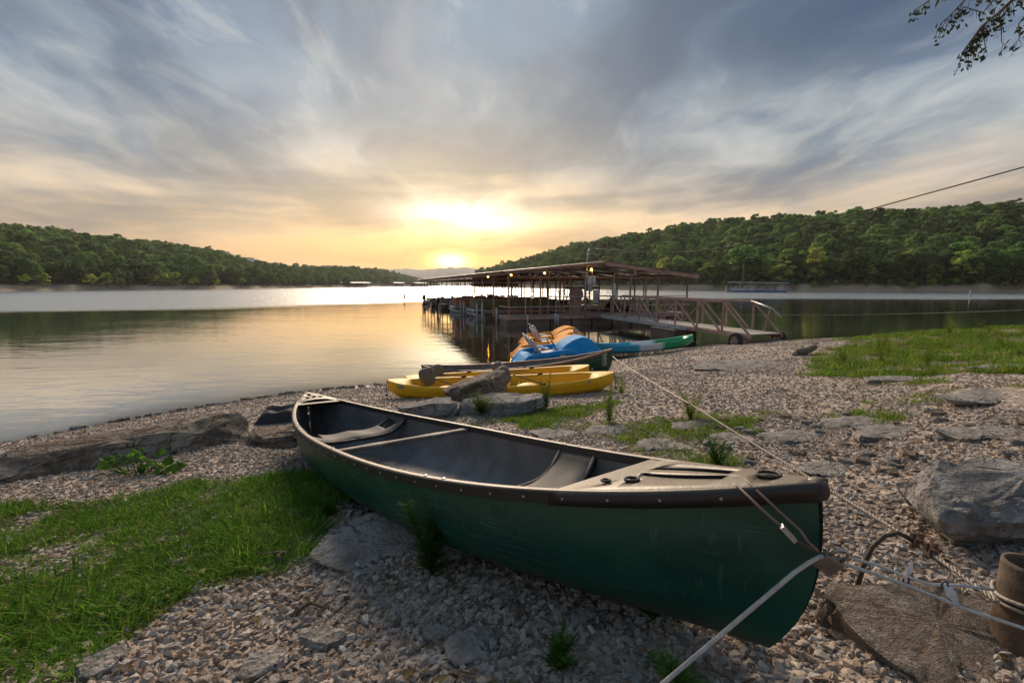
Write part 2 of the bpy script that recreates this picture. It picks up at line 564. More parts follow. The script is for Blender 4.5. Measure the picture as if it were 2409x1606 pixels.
# ------------------------------------------------------------------ lake
m, t, b = principled('water')
P = coords(t)
s3 = nd(t, 'ShaderNodeSeparateXYZ'); t.links.new(P.s, s3.inputs[0])
wx_, wy_ = X(s3.outputs[0]), X(s3.outputs[1])
wv = vec(wx_ * .55, wy_ * 1.35, 0.0)
edge = nz(vec(wx_ * .02, wy_ * .09, 1.0), 1.0, 4)
lim = smooth(wx_, -45.0, 8.0) * 34.0 + 33.0
wind = smooth(wy_ + (edge - .5) * 26.0 - lim, -3.0, 7.0)            # breeze ruffles the open water
cat = smooth(nz(vec(wx_ * .012, wy_ * .10, 5.0), 1.0, 3), .56, .64)
b.inputs['Base Color'].default_value = (.018, .022, .014, 1)
b.inputs['IOR'].default_value = 1.333
b.inputs['Specular IOR Level'].default_value = .5
t.links.new((wind * .22 + .025).s, b.inputs['Roughness'])
r1 = nz(wv, 2.2, 3, .5); r2 = nz(wv, 9.0, 3, .5); r3 = nz(vec(wx_ * .25, wy_ * .7, 2.0), .8, 2)
calm = smooth(nz(vec(wx_ * .05, wy_ * .16, 3.0), 1.0, 3), .35, .62)
h = r3 * .013 + r1 * (.0035 + calm * .006) + r2 * .0011 + (r1 * .08 + r2 * .04) * wind
bn = nd(t, 'ShaderNodeBump'); bn.inputs['Strength'].default_value = 1.0; bn.inputs['Distance'].default_value = 1.0
t.links.new(h.s, bn.inputs['Height']); t.links.new(bn.outputs[0], b.inputs['Normal'])
da = nd(t, 'ShaderNodeAttribute'); da.attribute_name = 'depth'
tr = nd(t, 'ShaderNodeBsdfTransparent'); tr.inputs[0].default_value = (.72, .66, .52, 1)
fr = nd(t, 'ShaderNodeFresnel'); fr.inputs[0].default_value = 1.333; t.links.new(bn.outputs[0], fr.inputs[1])
clear = (X(da.outputs['Fac']) * -7.0).exp() * (1.0 - X(fr.outputs[0])) * .9
gl = nd(t, 'ShaderNodeBsdfGlossy'); gl.inputs[0].default_value = (.97, .97, .95, 1); t.links.new((wind * .22 + .025).s, gl.inputs['Roughness']); t.links.new(bn.outputs[0], gl.inputs['Normal'])
df = nd(t, 'ShaderNodeBsdfDiffuse'); df.inputs[0].default_value = (.030, .034, .022, 1)
m0 = nd(t, 'ShaderNodeMixShader'); t.links.new((X(fr.outputs[0]) * .32 + .65).clamp().s, m0.inputs[0]); t.links.new(df.outputs[0], m0.inputs[1]); t.links.new(gl.outputs[0], m0.inputs[2])
mx = nd(t, 'ShaderNodeMixShader'); t.links.new(clear.s, mx.inputs[0]); t.links.new(m0.outputs[0], mx.inputs[1]); t.links.new(tr.outputs[0], mx.inputs[2])
t.links.new(mx.outputs[0], next(n for n in t.nodes if n.type == 'OUTPUT_MATERIAL').inputs[0])
wxs = axis(-9, 14, .12, -4500, 4500, 1.12); wys = axis(3, 18, .12, -300, 5150, 1.12)
XX, YY = np.meshgrid(wxs, wys, indexing='ij')
V = np.stack([XX, YY, np.zeros_like(XX)], -1).reshape(-1, 3)
ii = np.arange(len(wxs) * len(wys)).reshape(len(wxs), len(wys))
F = np.stack([ii[:-1, :-1], ii[1:, :-1], ii[1:, 1:], ii[:-1, 1:]], -1).reshape(-1, 4)
dep = np.maximum(-G(V[:, 0], V[:, 1]), 0)
me = np_mesh('lake_water', V, F, 'water')
a = me.attributes.new('depth', 'FLOAT', 'POINT'); a.data.foreach_set('value', dep.astype('f'))
tag(link('lake_water', me), kind='structure')

# ------------------------------------------------------------------ far shores: wooded hills
M('hill_soil', (.10, .085, .055), (.055, .06, .03), .05, .95)
m, t, b = principled('hill_ground')
P = coords(t); s3 = nd(t, 'ShaderNodeSeparateXYZ'); t.links.new(P.s, s3.inputs[0])
bank = 1.0 - smooth(X(s3.outputs[2]) + (nz(P, .15, 4) - .5) * 2.0, 1.7, 3.0)
strat = nz(vec(X(s3.outputs[0]) * .05, X(s3.outputs[1]) * .05, X(s3.outputs[2]) * 3.0), 1.0, 4)
c = mixc(bank, mixc(nz(P, .08, 5), (.035, .04, .018), (.075, .07, .035)), mixc(strat, (.34, .24, .15), (.60, .47, .33)))
t.links.new(c.s, b.inputs['Base Color']); b.inputs['Roughness'].default_value = .95
bump(t, b, nz(P, .8, 6), .6, .5)
M('far_hill', (.035, .045, .05), (.05, .055, .05), .01, .95)

FPX = 1070.0; TH = R(7.03)


def az_el(u, v):
    X_, c_ = (u - 1204.5) / FPX, (803 - v) / FPX
    y_, z_ = math.cos(TH) + c_ * math.sin(TH), c_ * math.cos(TH) - math.sin(TH)
    return math.atan2(X_, y_), z_ / math.hypot(X_, y_)


# hill profile by bearing: (bearing deg, shore distance, crest distance, crest height incl. trees)
def hill_table(rows):
    a = np.array(rows, float); return a[:, 0], a[:, 1], a[:, 2], a[:, 3]


LEFT = hill_table([(-100, 150, 360, 34.1), (-75, 170, 390, 36.8), (-60, 200, 430, 40.4), (-50, 226, 470, 43.9), (-47.5, 233, 480, 44.7), (-43, 242, 500, 45.0), (-37, 258, 520, 41.8), (-33, 275, 540, 36.6), (-29, 300, 580, 29.3), (-25, 350, 660, 29.0), (-20, 440, 760, 32.2), (-16.5, 560, 900, 36.6), (-13, 720, 1050, 27.4), (-10.3, 900, 1250, 21.3), (-9, 1150, 1500, 20.0)])
RIGHT = hill_table([(-4.6, 560, 700, 27.0), (-1, 420, 560, 32.1), (3, 330, 480, 35.8), (8, 265, 430, 41.0), (13, 225, 400, 44.4), (18, 205, 385, 46.3), (24, 192, 370, 48.0), (30, 185, 365, 48.8), (37, 184, 370, 48.9), (43, 186, 375, 47.4), (50, 190, 380, 45.3), (60, 180, 380, 45.3), (80, 150, 340, 40.8), (100, 120, 300, 36.2)])
TREE_H = 12.5


def hill_z(tab, azd, r):
    A, S, C, H = tab
    s = np.interp(azd, A, S); c = np.interp(azd, A, C); h = np.interp(azd, A, H) - TREE_H
    tt = (r - s) / (c - s)
    bank_ = np.clip((r - s) / 6.0, 0, 1) * (1.5 if tab is RIGHT else .9)
    z = np.where(tt < 0, -3.0 * np.clip((s - r) / 12, 0, 1), bank_ + np.sin(np.clip(tt, 0, 1) * PI / 2) ** 1.1 * np.maximum(h - 1.5, 0))
    x_, y_ = r * np.sin(np.radians(azd)), r * np.cos(np.radians(azd))
    z = z + np.clip(tt * 4, 0, 1) * ((vnoise(x_ / 45, y_ / 45, 21) - .5) * 4 + (vnoise(x_ / 18, y_ / 18, 22) - .5) * 2)
    z = z + np.clip((r - s) / 3, 0, 1) * np.clip(1 - tt * 3, 0, 1) * (vnoise(x_ / 2.6, y_ / 2.6, 23) - .4) * 1.1
    taper = np.clip((azd - A[0]) / 4, 0, 1) * np.clip((A[-1] - azd) / 4, 0, 1) if tab is RIGHT else 1.0
    return np.where(tt > 0, z, z)


def hill_mesh(name, tab, a0, a1, na, lbl=None):
    az_ = np.linspace(a0, a1, na); A, S, C, H = tab
    uu = np.concatenate([np.linspace(-.08, .12, 12), np.linspace(.15, 2.2, 40)])
    rows = []
    for q in az_:
        s = np.interp(q, A, S); c = np.interp(q, A, C)
        r = s + uu * (c - s)
        z = hill_z(tab, np.full_like(r, q), r)
        wig = (vnoise(np.radians(q) * 60, 0, 5) - .5) * 8
        r = r + wig * np.clip(1 - uu * 2, 0, 1)
        rows.append(np.stack([r * math.sin(R(q)), r * math.cos(R(q)), z], -1))
    V = np.array(rows).reshape(-1, 3); k = len(uu)
    ii = np.arange(na * k).reshape(na, k)
    F = np.stack([ii[:-1, :-1], ii[1:, :-1], ii[1:, 1:], ii[:-1, 1:]], -1).reshape(-1, 4)[:, ::-1]
    o = link(name, np_mesh(name, V, F, 'hill_ground')); return tag(o, kind='structure')


hill_mesh('hill_left', LEFT, -100, -9, 260)
hill_mesh('hill_right', RIGHT, -4.6, 100, 300)
rows = []
for q in np.linspace(-24, 9, 120):
    e_ = float(np.interp(q, [-24, -16, -13, -11, -9, -7, -5, -3.5, -1, 4, 9], [70, 105, 112, 108, 120, 128, 122, 104, 96, 100, 80]))
    e_ += (vnoise(q * 1.7, 2, 3) - .5) * 10 + (vnoise(q * 7, 2, 4) - .5) * 3
    rows.append([(r * math.sin(R(q)), r * math.cos(R(q)), zz) for r, zz in ((2300, -2), (2420, 4), (2700, e_ * .55), (3200, e_), (3700, e_ * .9), (4300, e_ * .5))])
mb = MB(); mb.smooth = True; mb.grid(rows); tag(mb.build('hill_distant', 'far_hill'), kind='structure')


# ------------------------------------------------------------------ trees
def leaf_material(name, c1, c2, c3, vary=.35):
    m, t, b = principled(name)
    oi = nd(t, 'ShaderNodeObjectInfo'); g = nd(t, 'ShaderNodeNewGeometry')
    c = ramp(X(g.outputs['Random Per Island']), [(0, c1), (.5, c2), (1, c3)])
    rnd = X(oi.outputs['Random'])
    c = mixc(1.0, c, rnd * (2 * vary) + (1 - vary), 'MULTIPLY')
    hs = nd(t, 'ShaderNodeHueSaturation'); t.links.new(c.s, hs.inputs['Color'])
    t.links.new((X.m('FRACT', rnd * 7.31) * .05 + .475).s, hs.inputs['Hue'])
    d = nd(t, 'ShaderNodeBsdfDiffuse'); tl = nd(t, 'ShaderNodeBsdfTranslucent'); gl = nd(t, 'ShaderNodeBsdfGlossy'); gl.inputs['Roughness'].default_value = .45
    t.links.new(hs.outputs[0], d.inputs[0]); t.links.new(hs.outputs[0], tl.inputs[0])
    gl.inputs[0].default_value = (.25, .25, .25, 1)
    m1 = nd(t, 'ShaderNodeMixShader'); m1.inputs[0].default_value = .55; t.links.new(d.outputs[0], m1.inputs[1]); t.links.new(tl.outputs[0], m1.inputs[2])
    m2 = nd(t, 'ShaderNodeMixShader'); m2.inputs[0].default_value = .05; t.links.new(m1.outputs[0], m2.inputs[1]); t.links.new(gl.outputs[0], m2.inputs[2])
    t.links.new(m2.outputs[0], next(n for n in t.nodes if n.type == 'OUTPUT_MATERIAL').inputs[0])
    return m


leaf_material('leaf_dark', (.11, .20, .05), (.17, .285, .075), (.26, .37, .105), .5)
leaf_material('leaf_light', (.46, .56, .09), (.58, .66, .13), (.68, .74, .18), .2)
leaf_material('leaf_twig', (.02, .028, .014), (.03, .04, .018), (.045, .05, .025), .1)
M('bark', (.20, .165, .125), (.09, .07, .05), 6, .95, .8, 14, bdist=.05)
M('bark_pale', (.34, .31, .27), (.20, .175, .145), 5, .9, .5, 14, bdist=.04)


def quads(C, Nrm, size, asp=.75, mat=0):
    """leaf quads at centres C with normals Nrm -> V,F arrays"""
    n = len(C)
    ref = nrg.normal(size=(n, 3)); u = np.cross(Nrm, ref); u /= np.linalg.norm(u, axis=1)[:, None] + 1e-9
    v = np.cross(Nrm, u); s = np.asarray(size).reshape(-1, 1)
    u = u * s; v = v * s * asp
    V = np.stack([C - u, C - v * .9 + Nrm * s * .12, C + u, C + v * .9 + Nrm * s * .12], 1).reshape(-1, 3)
    return V, np.arange(4 * n).reshape(n, 4)


def crown_points(h0, h1, rad, lobes, nleaf, r):
    """leaf centres over a crown made of many small lobes"""
    C, N_ = [], []
    per = nleaf // lobes
    for k in range(lobes):
        zz = r.random() ** .75; a = r.random() * 2 * PI
        prof = math.sin(PI * (.12 + .80 * zz)) ** .7
        rr = rad * prof * (.35 + .65 * r.random() ** .5)
        c = np.array([math.cos(a) * rr, math.sin(a) * rr, h0 + (h1 - h0) * zz])
        lr = rad * (.17 + .20 * r.random()) * (.65 + .35 * prof)
        d = nrg.normal(size=(per, 3)); d /= np.linalg.norm(d, axis=1)[:, None]
        d[:, 2] = np.where(d[:, 2] < -.3, -d[:, 2], d[:, 2])
        q = c + d * lr * np.array([1, 1, .72]) * (.55 + .70 * nrg.random((per, 1)))
        nn = d + nrg.normal(size=(per, 3)) * .45; nn[:, 2] += .35
        C.append(q); N_.append(nn / np.linalg.norm(nn, axis=1)[:, None])
    return np.concatenate(C), np.concatenate(N_)


def trunk_mb(h, r0, r, lean=.06, limbs=5, crown0=.35, rad=3.0):
    mb = MB(); pts = []; x = y = 0
    for i in range(7):
        f_ = i / 6; pts.append((x, y, -.4 + (h + .4) * f_ * .86)); x += r.uniform(-lean, lean) * h * .3; y += r.uniform(-lean, lean) * h * .3
    mb.tube(pts, [r0 * (1.25 if i == 0 else 1 - .8 * i / 6) for i in range(7)], 6)
    for k in range(limbs):
        f_ = crown0 + (.9 - crown0) * (k + .5) / limbs; i = min(int(f_ * 6), 5)
        p = Vector(pts[i]).lerp(Vector(pts[i + 1]), f_ * 6 - i); a = r.random() * 2 * PI
        d = Vector((math.cos(a), math.sin(a), .75 + .5 * r.random())); L = rad * (.55 + .35 * r.random())
        q = [p, p + d * L * .5 + Vector((0, 0, .05 * L)), p + d * L + Vector((0, 0, .2 * L))]
        mb.tube(q, [r0 * .42 * (1 - f_ * .5), r0 * .26 * (1 - f_ * .5), r0 * .08], 5)
    return mb


def tree_meshes(tagname, h, rad, c0, lobes, nleaf, lsize, seed, leaf, barkm='bark', r0=None):
    r = random.Random(seed)
    tm = trunk_mb(h, r0 or h * .018, r, rad=rad, crown0=c0 + .1)
    C, N_ = crown_points(h * c0, h * .93, rad, lobes, nleaf, r)
    V, F = quads(C, N_, lsize * (.6 + .8 * nrg.random(len(C))))
    cm = np_mesh(tagname + '_crown', V, F, leaf, False)
    return tm.mesh(tagname + '_trunk', barkm), cm


def joined(name, a, b):
    """trunk + crown in one proto mesh for the far wood"""
    import bmesh
    bm = bmesh.new(); bm.from_mesh(a); na = len(bm.faces); bm.from_mesh(b); bm.faces.ensure_lookup_table()
    for f in bm.faces[na:]: f.material_index = 1
    me = bpy.data.meshes.new(name); bm.to_mesh(me); bm.free()
    me.materials.append(a.materials[0]); me.materials.append(b.materials[0])
    return me


DARK = [tree_meshes('oak%d' % i, 9.5, rad_, .14, 34, 3400, .25, 100 + i, 'leaf_dark') for i, rad_ in enumerate((2.6, 3.1, 3.5, 2.9, 3.3, 2.3, 3.7, 2.8))]
LIGHT = [tree_meshes('syc%d' % i, 9.0, 2.7, .20, 26, 2600, .24, 200 + i, 'leaf_light', 'bark_pale', .12) for i in range(4)]
protos = [joined('forest_tree_%d' % i, a_, b_) for i, (a_, b_) in enumerate(DARK)]


def wood(tab, a0, a1, spacing, r_mult=1.35, start=5.5):
    A, S, C, H = tab; out = []
    q = a0
    smax = np.interp(np.linspace(a0, a1, 50), A, C).max() * r_mult
    r = np.interp(np.linspace(a0, a1, 50), A, S).min()
    while r < smax:
        st = spacing * (1 + max(0, r - 300) / 700)
        k = max(1, int(R(a1 - a0) * r / st))
        azs = a0 + (a1 - a0) * (np.arange(k) + nrg.random(k)) / k
        rr = r + nrg.uniform(-.5, .5, k) * st
        s = np.interp(azs, A, S); c = np.interp(azs, A, C)
        ok = (rr > s + start + vnoise(azs * 1.5, 0, 2) * 5) & (rr < s + (c - s) * r_mult)
        out.append(np.stack([azs[ok], rr[ok]], -1)); r += st * .86
    P_ = np.concatenate(out)
    z = hill_z(tab, P_[:, 0], P_[:, 1])
    return np.stack([P_[:, 1] * np.sin(np.radians(P_[:, 0])), P_[:, 1] * np.cos(np.radians(P_[:, 0])), z - .3], -1)


def forest(name, pts, label, smin=.62, smax=1.12):
    n = len(pts); rots = np.zeros((n, 3)); rots[:, 2] = nrg.random(n) * 6.28
    s = nrg.uniform(smin, smax, n); big = nrg.random(n) > .92; s[big] *= 1.15
    scl = np.stack([s, s, s * nrg.uniform(.85, 1.15, n)], -1)
    o = scatter(name, pts, protos, rots, scl, nrg.integers(0, len(protos), n))
    return tag(o, label, 'forest', kind='stuff')


forest('forest', wood(RIGHT, -4.5, 70, 4.7, 1.25), 'dense dark green wood covering the hill behind the boat dock').name = 'forest'
forest('forest', wood(LEFT, -75, -9.2, 4.8, 1.2), 'hazy dark green wood covering the hill across the lake on the left')
# ------------------------------------------------------------------ canoes
m, t, b = principled('canoe_green')
co = coords(t); s3 = nd(t, 'ShaderNodeSeparateXYZ'); t.links.new(co.s, s3.inputs[0])
hx_, hy_, hz_ = (X(k) for k in s3.outputs)
c = mixc(smooth(nz(co, 3.0, 5), .35, .65), (.008, .072, .050), (.005, .048, .036))
fade = smooth(nz(vec(hx_ * 1.2, hy_ * 2.0, hz_ * 6.0), 1.4, 5), .50, .72) * .5
c = mixc(fade, c, (.02, .115, .085))
scr = smooth(nz(vec(hx_ * 5.0 + hz_ * 9.0, hy_ * 2.0, hz_ * 120.0), 1.0, 3), .60, .64) * smooth(nz(co, 2.2, 3), .42, .60)
scr2 = smooth(nz(vec(hx_ * 70.0, hy_ * 2.0, hz_ * 9.0 - hx_ * 25.0), 1.0, 3), .62, .66) * smooth(nz(co, 1.5, 3), .48, .62)
c = mixc((scr * .5 + scr2 * .22).clamp(), c, (.09, .20, .165))
mud = (1.0 - smooth(hz_ + (nz(co, 5, 5) - .5) * .16, .03, .16)) * .55
c = mixc(mud, c, (.10, .085, .06))
t.links.new(c.s, b.inputs['Base Color']); t.links.new((nz(co, 7, 5) * .3 + mud * .4 + .24).s, b.inputs['Roughness'])
bump(t, b, nz(co, 60, 4) * .5 - (scr + scr2) * .3, .12, .01)
M('canoe_inside', (.155, .157, .165), (.105, .107, .112), 6.0, .42, .15, 90, spec=.5, bdist=.003)
M('vinyl', (.030, .024, .026), (.018, .016, .018), 14, .45, .15, 60, dust=(.235, .18, .125))
M('seat_plastic', (.055, .055, .058), (.035, .035, .038), 9, .68, .2, 120, spec=.25, dust=(.085, .08, .075), bdist=.003)
M('thwart_wood', (.20, .165, .14), (.12, .095, .08), 9, .7, .4, 40)
M('steel', (.55, .53, .50), (.40, .38, .36), 20, .35, metal=.9)
M('white_print', (.70, .74, .72), (.55, .60, .58), 30, .6)
M('black_rubber', (.018, .018, .018), (.03, .028, .026), 10, .7, .2)
M('gunwale_brown', (.24, .13, .095), (.17, .095, .07), 10, .55)
M('canoe_green_b', (.012, .07, .042), (.008, .05, .032), 3.0, .4)


class Hull:
    def __init__(s, L, B, dm, de): s.L, s.B, s.dm, s.de = L, B, dm, de

    def sheer(s, t): return s.dm + (s.de - s.dm) * abs(t) ** 2.7

    def half(s, t): return max(s.B / 2 * max(1 - abs(t) ** 2.25, 0) ** .83, .015)

    def pt(s, t, q, side, inset=0.0):
        """t -1..1 along, q 0 keel .. 1 gunwale"""
        a = q * PI / 2; n = 3.1 - 1.5 * abs(t) ** 2.0
        w = max(s.half(t) - inset, .002); z0 = .012 + .069 * abs(t) ** 5 + inset * 1.3; z1 = s.sheer(t)
        y = w * math.sin(a) ** (2 / n); z = z0 + (z1 - z0) * (1 - math.cos(a) ** (2 / n))
        zz = (z - z0) / (z1 - z0)
        x = s.L / 2 * t * (1 - .060 * (1 - zz) ** 3.0) - inset * t
        return Vector((x, side * y, z))


def tvals(n):
    return [math.sin(PI / 2 * (-1 + 2 * i / n)) * .55 + (-1 + 2 * i / n) * .45 for i in range(n + 1)]


def bool_cut(o, cutters):
    for c in cutters:
        c.matrix_world = o.matrix_world @ c.matrix_world if False else c.matrix_world
        md = o.modifiers.new('cut', 'BOOLEAN'); md.object = c; md.operation = 'DIFFERENCE'; md.solver = 'EXACT'
    dg = bpy.context.evaluated_depsgraph_get(); dg.update()
    me = bpy.data.meshes.new_from_object(o.evaluated_get(dg), depsgraph=dg)
    o.modifiers.clear(); o.data = me
    for c in cutters: bpy.data.objects.remove(c)


def canoe(name, label, stern, bow, H, hullm, gunm, full=True, roll=0.0):
    """stern, bow: world positions of the two gunwale tips"""
    S, Bw = Vector(stern), Vector(bow)
    d = (Bw - S); H.L = d.length; d.normalize()
    root = empty(name, label=label, cat='canoe')
    ts = tvals(48); qs = [i / 11 for i in range(12)]
    out = MB(); out.smooth = True
    out.grid([[H.pt(t, q, -1) for q in reversed(qs)] + [H.pt(t, q, 1) for q in qs[1:]] for t in ts])
    out.build('hull', hullm, root)
    ins = MB(); ins.smooth = True
    it = [t * .985 for t in ts]
    ins.grid([[H.pt(t, q, 1, .014) for q in reversed(qs)] + [H.pt(t, q, -1, .014) for q in qs[1:]] for t in it])
    ins.build('interior_liner', 'canoe_inside', root)
    for side in (-1, 1):   # gunwale rails, one each side
        g = MB(); rows = []
        for t in tvals(56):
            p = H.pt(t, 1, side); y = p.y
            o_, i_ = y + side * .011, y - side * .021
            if i_ * side < .001: i_ = side * .001
            rows.append([(p.x, i_, p.z - .028), (p.x, o_, p.z - .034), (p.x, o_ + side * .003, p.z + .004), (p.x, o_ - side * .004, p.z + .011), (p.x, i_ + side * .004, p.z + .011), (p.x, i_, p.z + .006)])
        g.smooth = False; g.grid(rows, close_v=True); g.build('gunwale', gunm, root, bevel=.003)
    if full:
        for sg, t0 in ((1, .715), (-1, .80)):   # moulded deck plates over both ends
            n = 14; top = []
            for i in range(n + 1):
                t = t0 + (1.004 - t0) * i / n
                p = H.pt(min(t, 1) * sg, 1, 1); w = abs(p.y) + .013
                dome = .010 + .006 * math.sin(PI * min(1, i / n))
                x = H.L / 2 * t * sg
                top.append([(x, -w, p.z - .038), (x, -w - .002, p.z + .006), (x, -w * .82, p.z + dome), (x, 0, p.z + dome + .006), (x, w * .82, p.z + dome), (x, w + .002, p.z + .006), (x, w, p.z - .038), (x, w * .78, p.z - .032), (x, 0, p.z - .028), (x, -w * .78, p.z - .032)])
            # concave inner edge
            for k in (2, 3, 4, 7, 8, 9):
                w = abs(top[0][k][1]); f_ = 1 - (w / (abs(top[0][1][1]) + 1e-6)) ** 2
                for i, amt in ((0, .13), (1, .085), (2, .045)):
                    x, y, z = top[i][k]; top[i][k] = (x + sg * amt * f_, y, z)
            mb = MB(); mb.smooth = True; mb.grid(top if sg < 0 else top, close_v=True)
            mb.f.append(tuple(range(10))); mb.mi.append(0); mb.sm.append(False)
            mb.f.append(tuple(len(mb.v) - 10 + j for j in range(10))); mb.mi.append(0); mb.sm.append(False)
            dk = mb.build('deck_plate', 'vinyl', root)
            import bmesh
            bm = bmesh.new(); bm.from_mesh(dk.data); bmesh.ops.recalc_face_normals(bm, faces=bm.faces); bm.to_mesh(dk.data); bm.free()
            zc = H.sheer(t0 + .05)
            cut = []
            holes = [(t0 + .085, .125, .021), (t0 + .055, .165, .013), (t0 + .235, .0, .028)] if sg > 0 else [(t0 + .09, -.06, .015), (t0 + .09, .0, .015), (t0 + .09, .06, .015)]
            for (t, y, r) in holes:
                yy = y if sg > 0 else y
                c = MB(); c.lathe([(0, -.2), (r, -.2), (r, .2), (0, .2)], (H.L / 2 * t * sg, -yy, H.sheer(t)), n=18); cut.append(c.build('cutter', 'vinyl'))
            for (ta, tb, y0) in ([(t0 + .065, t0 + .185, .055), (t0 + .075, t0 + .19, -.035)] if sg > 0 else [(t0 + .115, t0 + .16, 0)]):   # carrying slots
                xa, xb = H.L / 2 * ta * sg, H.L / 2 * tb * sg; zz = H.sheer((ta + tb) / 2)
                poly = []
                for i in range(9): f_ = i / 8; poly.append((xa + (xb - xa) * f_, y0 + .018 * math.sin(PI * f_) * (1 if y0 > 0 else -1) + (.012 if y0 >= 0 else -.012)))
                for i in range(9): f_ = 1 - i / 8; poly.append((xa + (xb - xa) * f_, y0 * (1 - .5 * f_) - (.012 if y0 >= 0 else -.012) + .012 * math.sin(PI * f_) * (1 if y0 > 0 else -1)))
                if not sg > 0: poly = [(x, y * 1.6) for x, y in poly]
                c = MB(); c.prism(poly, zz - .2, zz + .2); cut.append(c.build('cutter', 'vinyl'))
            for c in cut:
                bm = bmesh.new(); bm.from_mesh(c.data); bmesh.ops.recalc_face_normals(bm, faces=bm.faces); bmesh.ops.remove_doubles(bm, verts=bm.verts, dist=1e-5); bm.to_mesh(c.data); bm.free()
            bool_cut(dk, cut)
            for (t, y, r) in holes:
                rg = MB(); z_ = H.sheer(t) + (.028 if sg > 0 else .028) - .004
                rg.tube([(H.L / 2 * t * sg + r * math.cos(k * PI / 10), -y + r * math.sin(k * PI / 10), z_) for k in range(20)], .0045, 6, closed=True)
                rg.build('cup_rim', 'black_rubber', dk)
            nose = MB(); nose.smooth = True; zt = H.de - .012
            nose.lathe([(0, .026), (.014, .025), (.023, .018), (.028, .004), (.028, -.016), (.022, -.026), (0, -.028)], (sg * (H.L / 2 - .008), 0, zt), n=18)
            nose.build('end_cap', 'vinyl', root)
        # centre thwart, waisted
        t = .005; w = H.half(t) - .012; rows = []
        for i in range(17):
            f_ = -1 + 2 * i / 16; y = w * f_
            hw = .030 + .018 * math.exp(-((abs(f_) - .42) / .16) ** 2) - .004 * (1 - abs(f_)); z = H.sheer(t) - .022
            rows.append([(t * H.L / 2 + a_ * hw, y, z + b_ * .011) for a_, b_ in ((-1, -1), (-1.05, 0), (-.9, 1), (.9, 1), (1.05, 0), (1, -1))])
        mb = MB(); mb.smooth = True; mb.grid(rows, close_v=True); mb.build('thwart', 'thwart_wood', root)

        def seat(xc, length, drop, dish, frame_hole):
            rows = []
            for i in range(13):
                f_ = i / 12; x = xc - length / 2 + length * f_; t = x / (H.L / 2); w = H.half(t) - .014; row = []
                for j in range(25):
                    g_ = -1 + 2 * j / 24; edge_ = abs(g_) ** 5
                    z = H.sheer(t) - .012 - drop * (1 - edge_) - dish * math.exp(-((abs(g_) - .36) / .30) ** 2) * (.5 + .5 * math.sin(PI * f_)) - .035 * (abs(f_ - .5) * 2) ** 3.5 * (1 - edge_)
                    row.append((x, w * g_, z))
                rows.append(row)
            mb = MB(); mb.smooth = True; mb.grid(rows)
            o = mb.build('seat', 'seat_plastic', root)
            md = o.modifiers.new('thick', 'SOLIDIFY'); md.thickness = .016; md.offset = -1
            if frame_hole:
                cs = []
                for sd_ in (-1, 1):
                    w = H.half(xc / (H.L / 2)) - .014
                    c = MB(); c.box((xc, sd_ * w * .76, H.sheer(xc / (H.L / 2)) - drop), (length * .55, w * .26, .4)); cs.append(c.build('cutter', 'seat_plastic'))
                bool_cut(o, cs)
            fr = MB()
            for xx in (xc - length / 2 + .01, xc + length / 2 - .01):   # front and rear lip of the seat
                t = xx / (H.L / 2); w = H.half(t) - .02
                fr.tube([(xx, w * (-1 + k / 6), H.sheer(t) - .028 - drop * (1 - abs(-1 + k / 6) ** 5) - .03 * (1 - abs(-1 + k / 6) ** 5)) for k in range(13)], .014, 6)
            fr.build('seat_lip', 'seat_plastic', o)
        seat(-1.02, .30, .085, .02, True)
        seat(1.18, .30, .10, .035, False)
        rv = MB()
        for t in (-.46, -.40, .02, .45, .50):
            for side in (-1, 1):
                p = H.pt(t, 1, side); rv.lathe([(0, .0155), (.006, .0150), (.0095, .0125), (.010, .010)], (p.x, p.y - side * .006, p.z), n=10)
        rv.build('gunwale_bolts', 'steel', root)['kind'] = 'stuff'
        rv = MB()
        for k in range(30):
            t = -.86 + 1.78 * k / 29
            p = H.pt(t, 1, -1)
            rv.lathe([(0, -.0165), (.004, -.0155), (.005, -.0125)], (p.x, p.y, p.z - .016), axis='y', n=8)
        rv.build('rail_rivets', 'steel', root)['kind'] = 'stuff'
        # remains of white lettering near the stern, on the side towards the camera
        def mark(strokes, t0, q0):
            mb = MB()
            for (a, b_, wd) in strokes:
                P4 = []
                dx_, dy_ = b_[0] - a[0], b_[1] - a[1]; l_ = math.hypot(dx_, dy_); nx_, ny_ = -dy_ / l_ * wd, dx_ / l_ * wd
                for (u_, v_) in ((a[0] + nx_, a[1] + ny_), (b_[0] + nx_, b_[1] + ny_), (b_[0] - nx_, b_[1] - ny_), (a[0] - nx_, a[1] - ny_)):
                    p = H.pt(t0 + u_ / (H.L / 2), q0 + v_ / .42, -1); P4.append(p)
                nrm = (P4[1] - P4[0]).cross(P4[2] - P4[0]).normalized()
                if nrm.y > 0: nrm = -nrm
                mb.add([p + nrm * .0035 for p in P4], [(0, 1, 2, 3)])
            mb.build('lettering', 'white_print', root)
        mark([((0, 0), (.075, .004), .006), ((0, .003), (-.004, -.040), .006), ((.022, -.022), (.024, -.034), .005)], -.485, .83)
        mark([((0, .03), (.006, -.05), .006), ((.012, .022), (.004, .006), .004), ((-.014, .0), (-.016, -.028), .004)], -.375, .70)
        mb = MB(); mb.smooth = True
        st = MB(); st.box((-.05, -.12, H.pt(-.05 / 2.4, .3, 1, .014).z + .012), (.055, .035, .022), (0, .1, .5)); st.build('leaf_scrap', 'thwart_wood', root, bevel=.005)
    z = Vector((0, 0, 1)); y = z.cross(d).normalized(); up = d.cross(y)
    y, up = y * math.cos(roll) + up * math.sin(roll), up * math.cos(roll) - y * math.sin(roll)
    mid = (S + Bw) / 2 - up * H.de
    root.matrix_world = Matrix.Translation(mid) @ Matrix((d, y, up)).transposed().to_4x4()
    return root


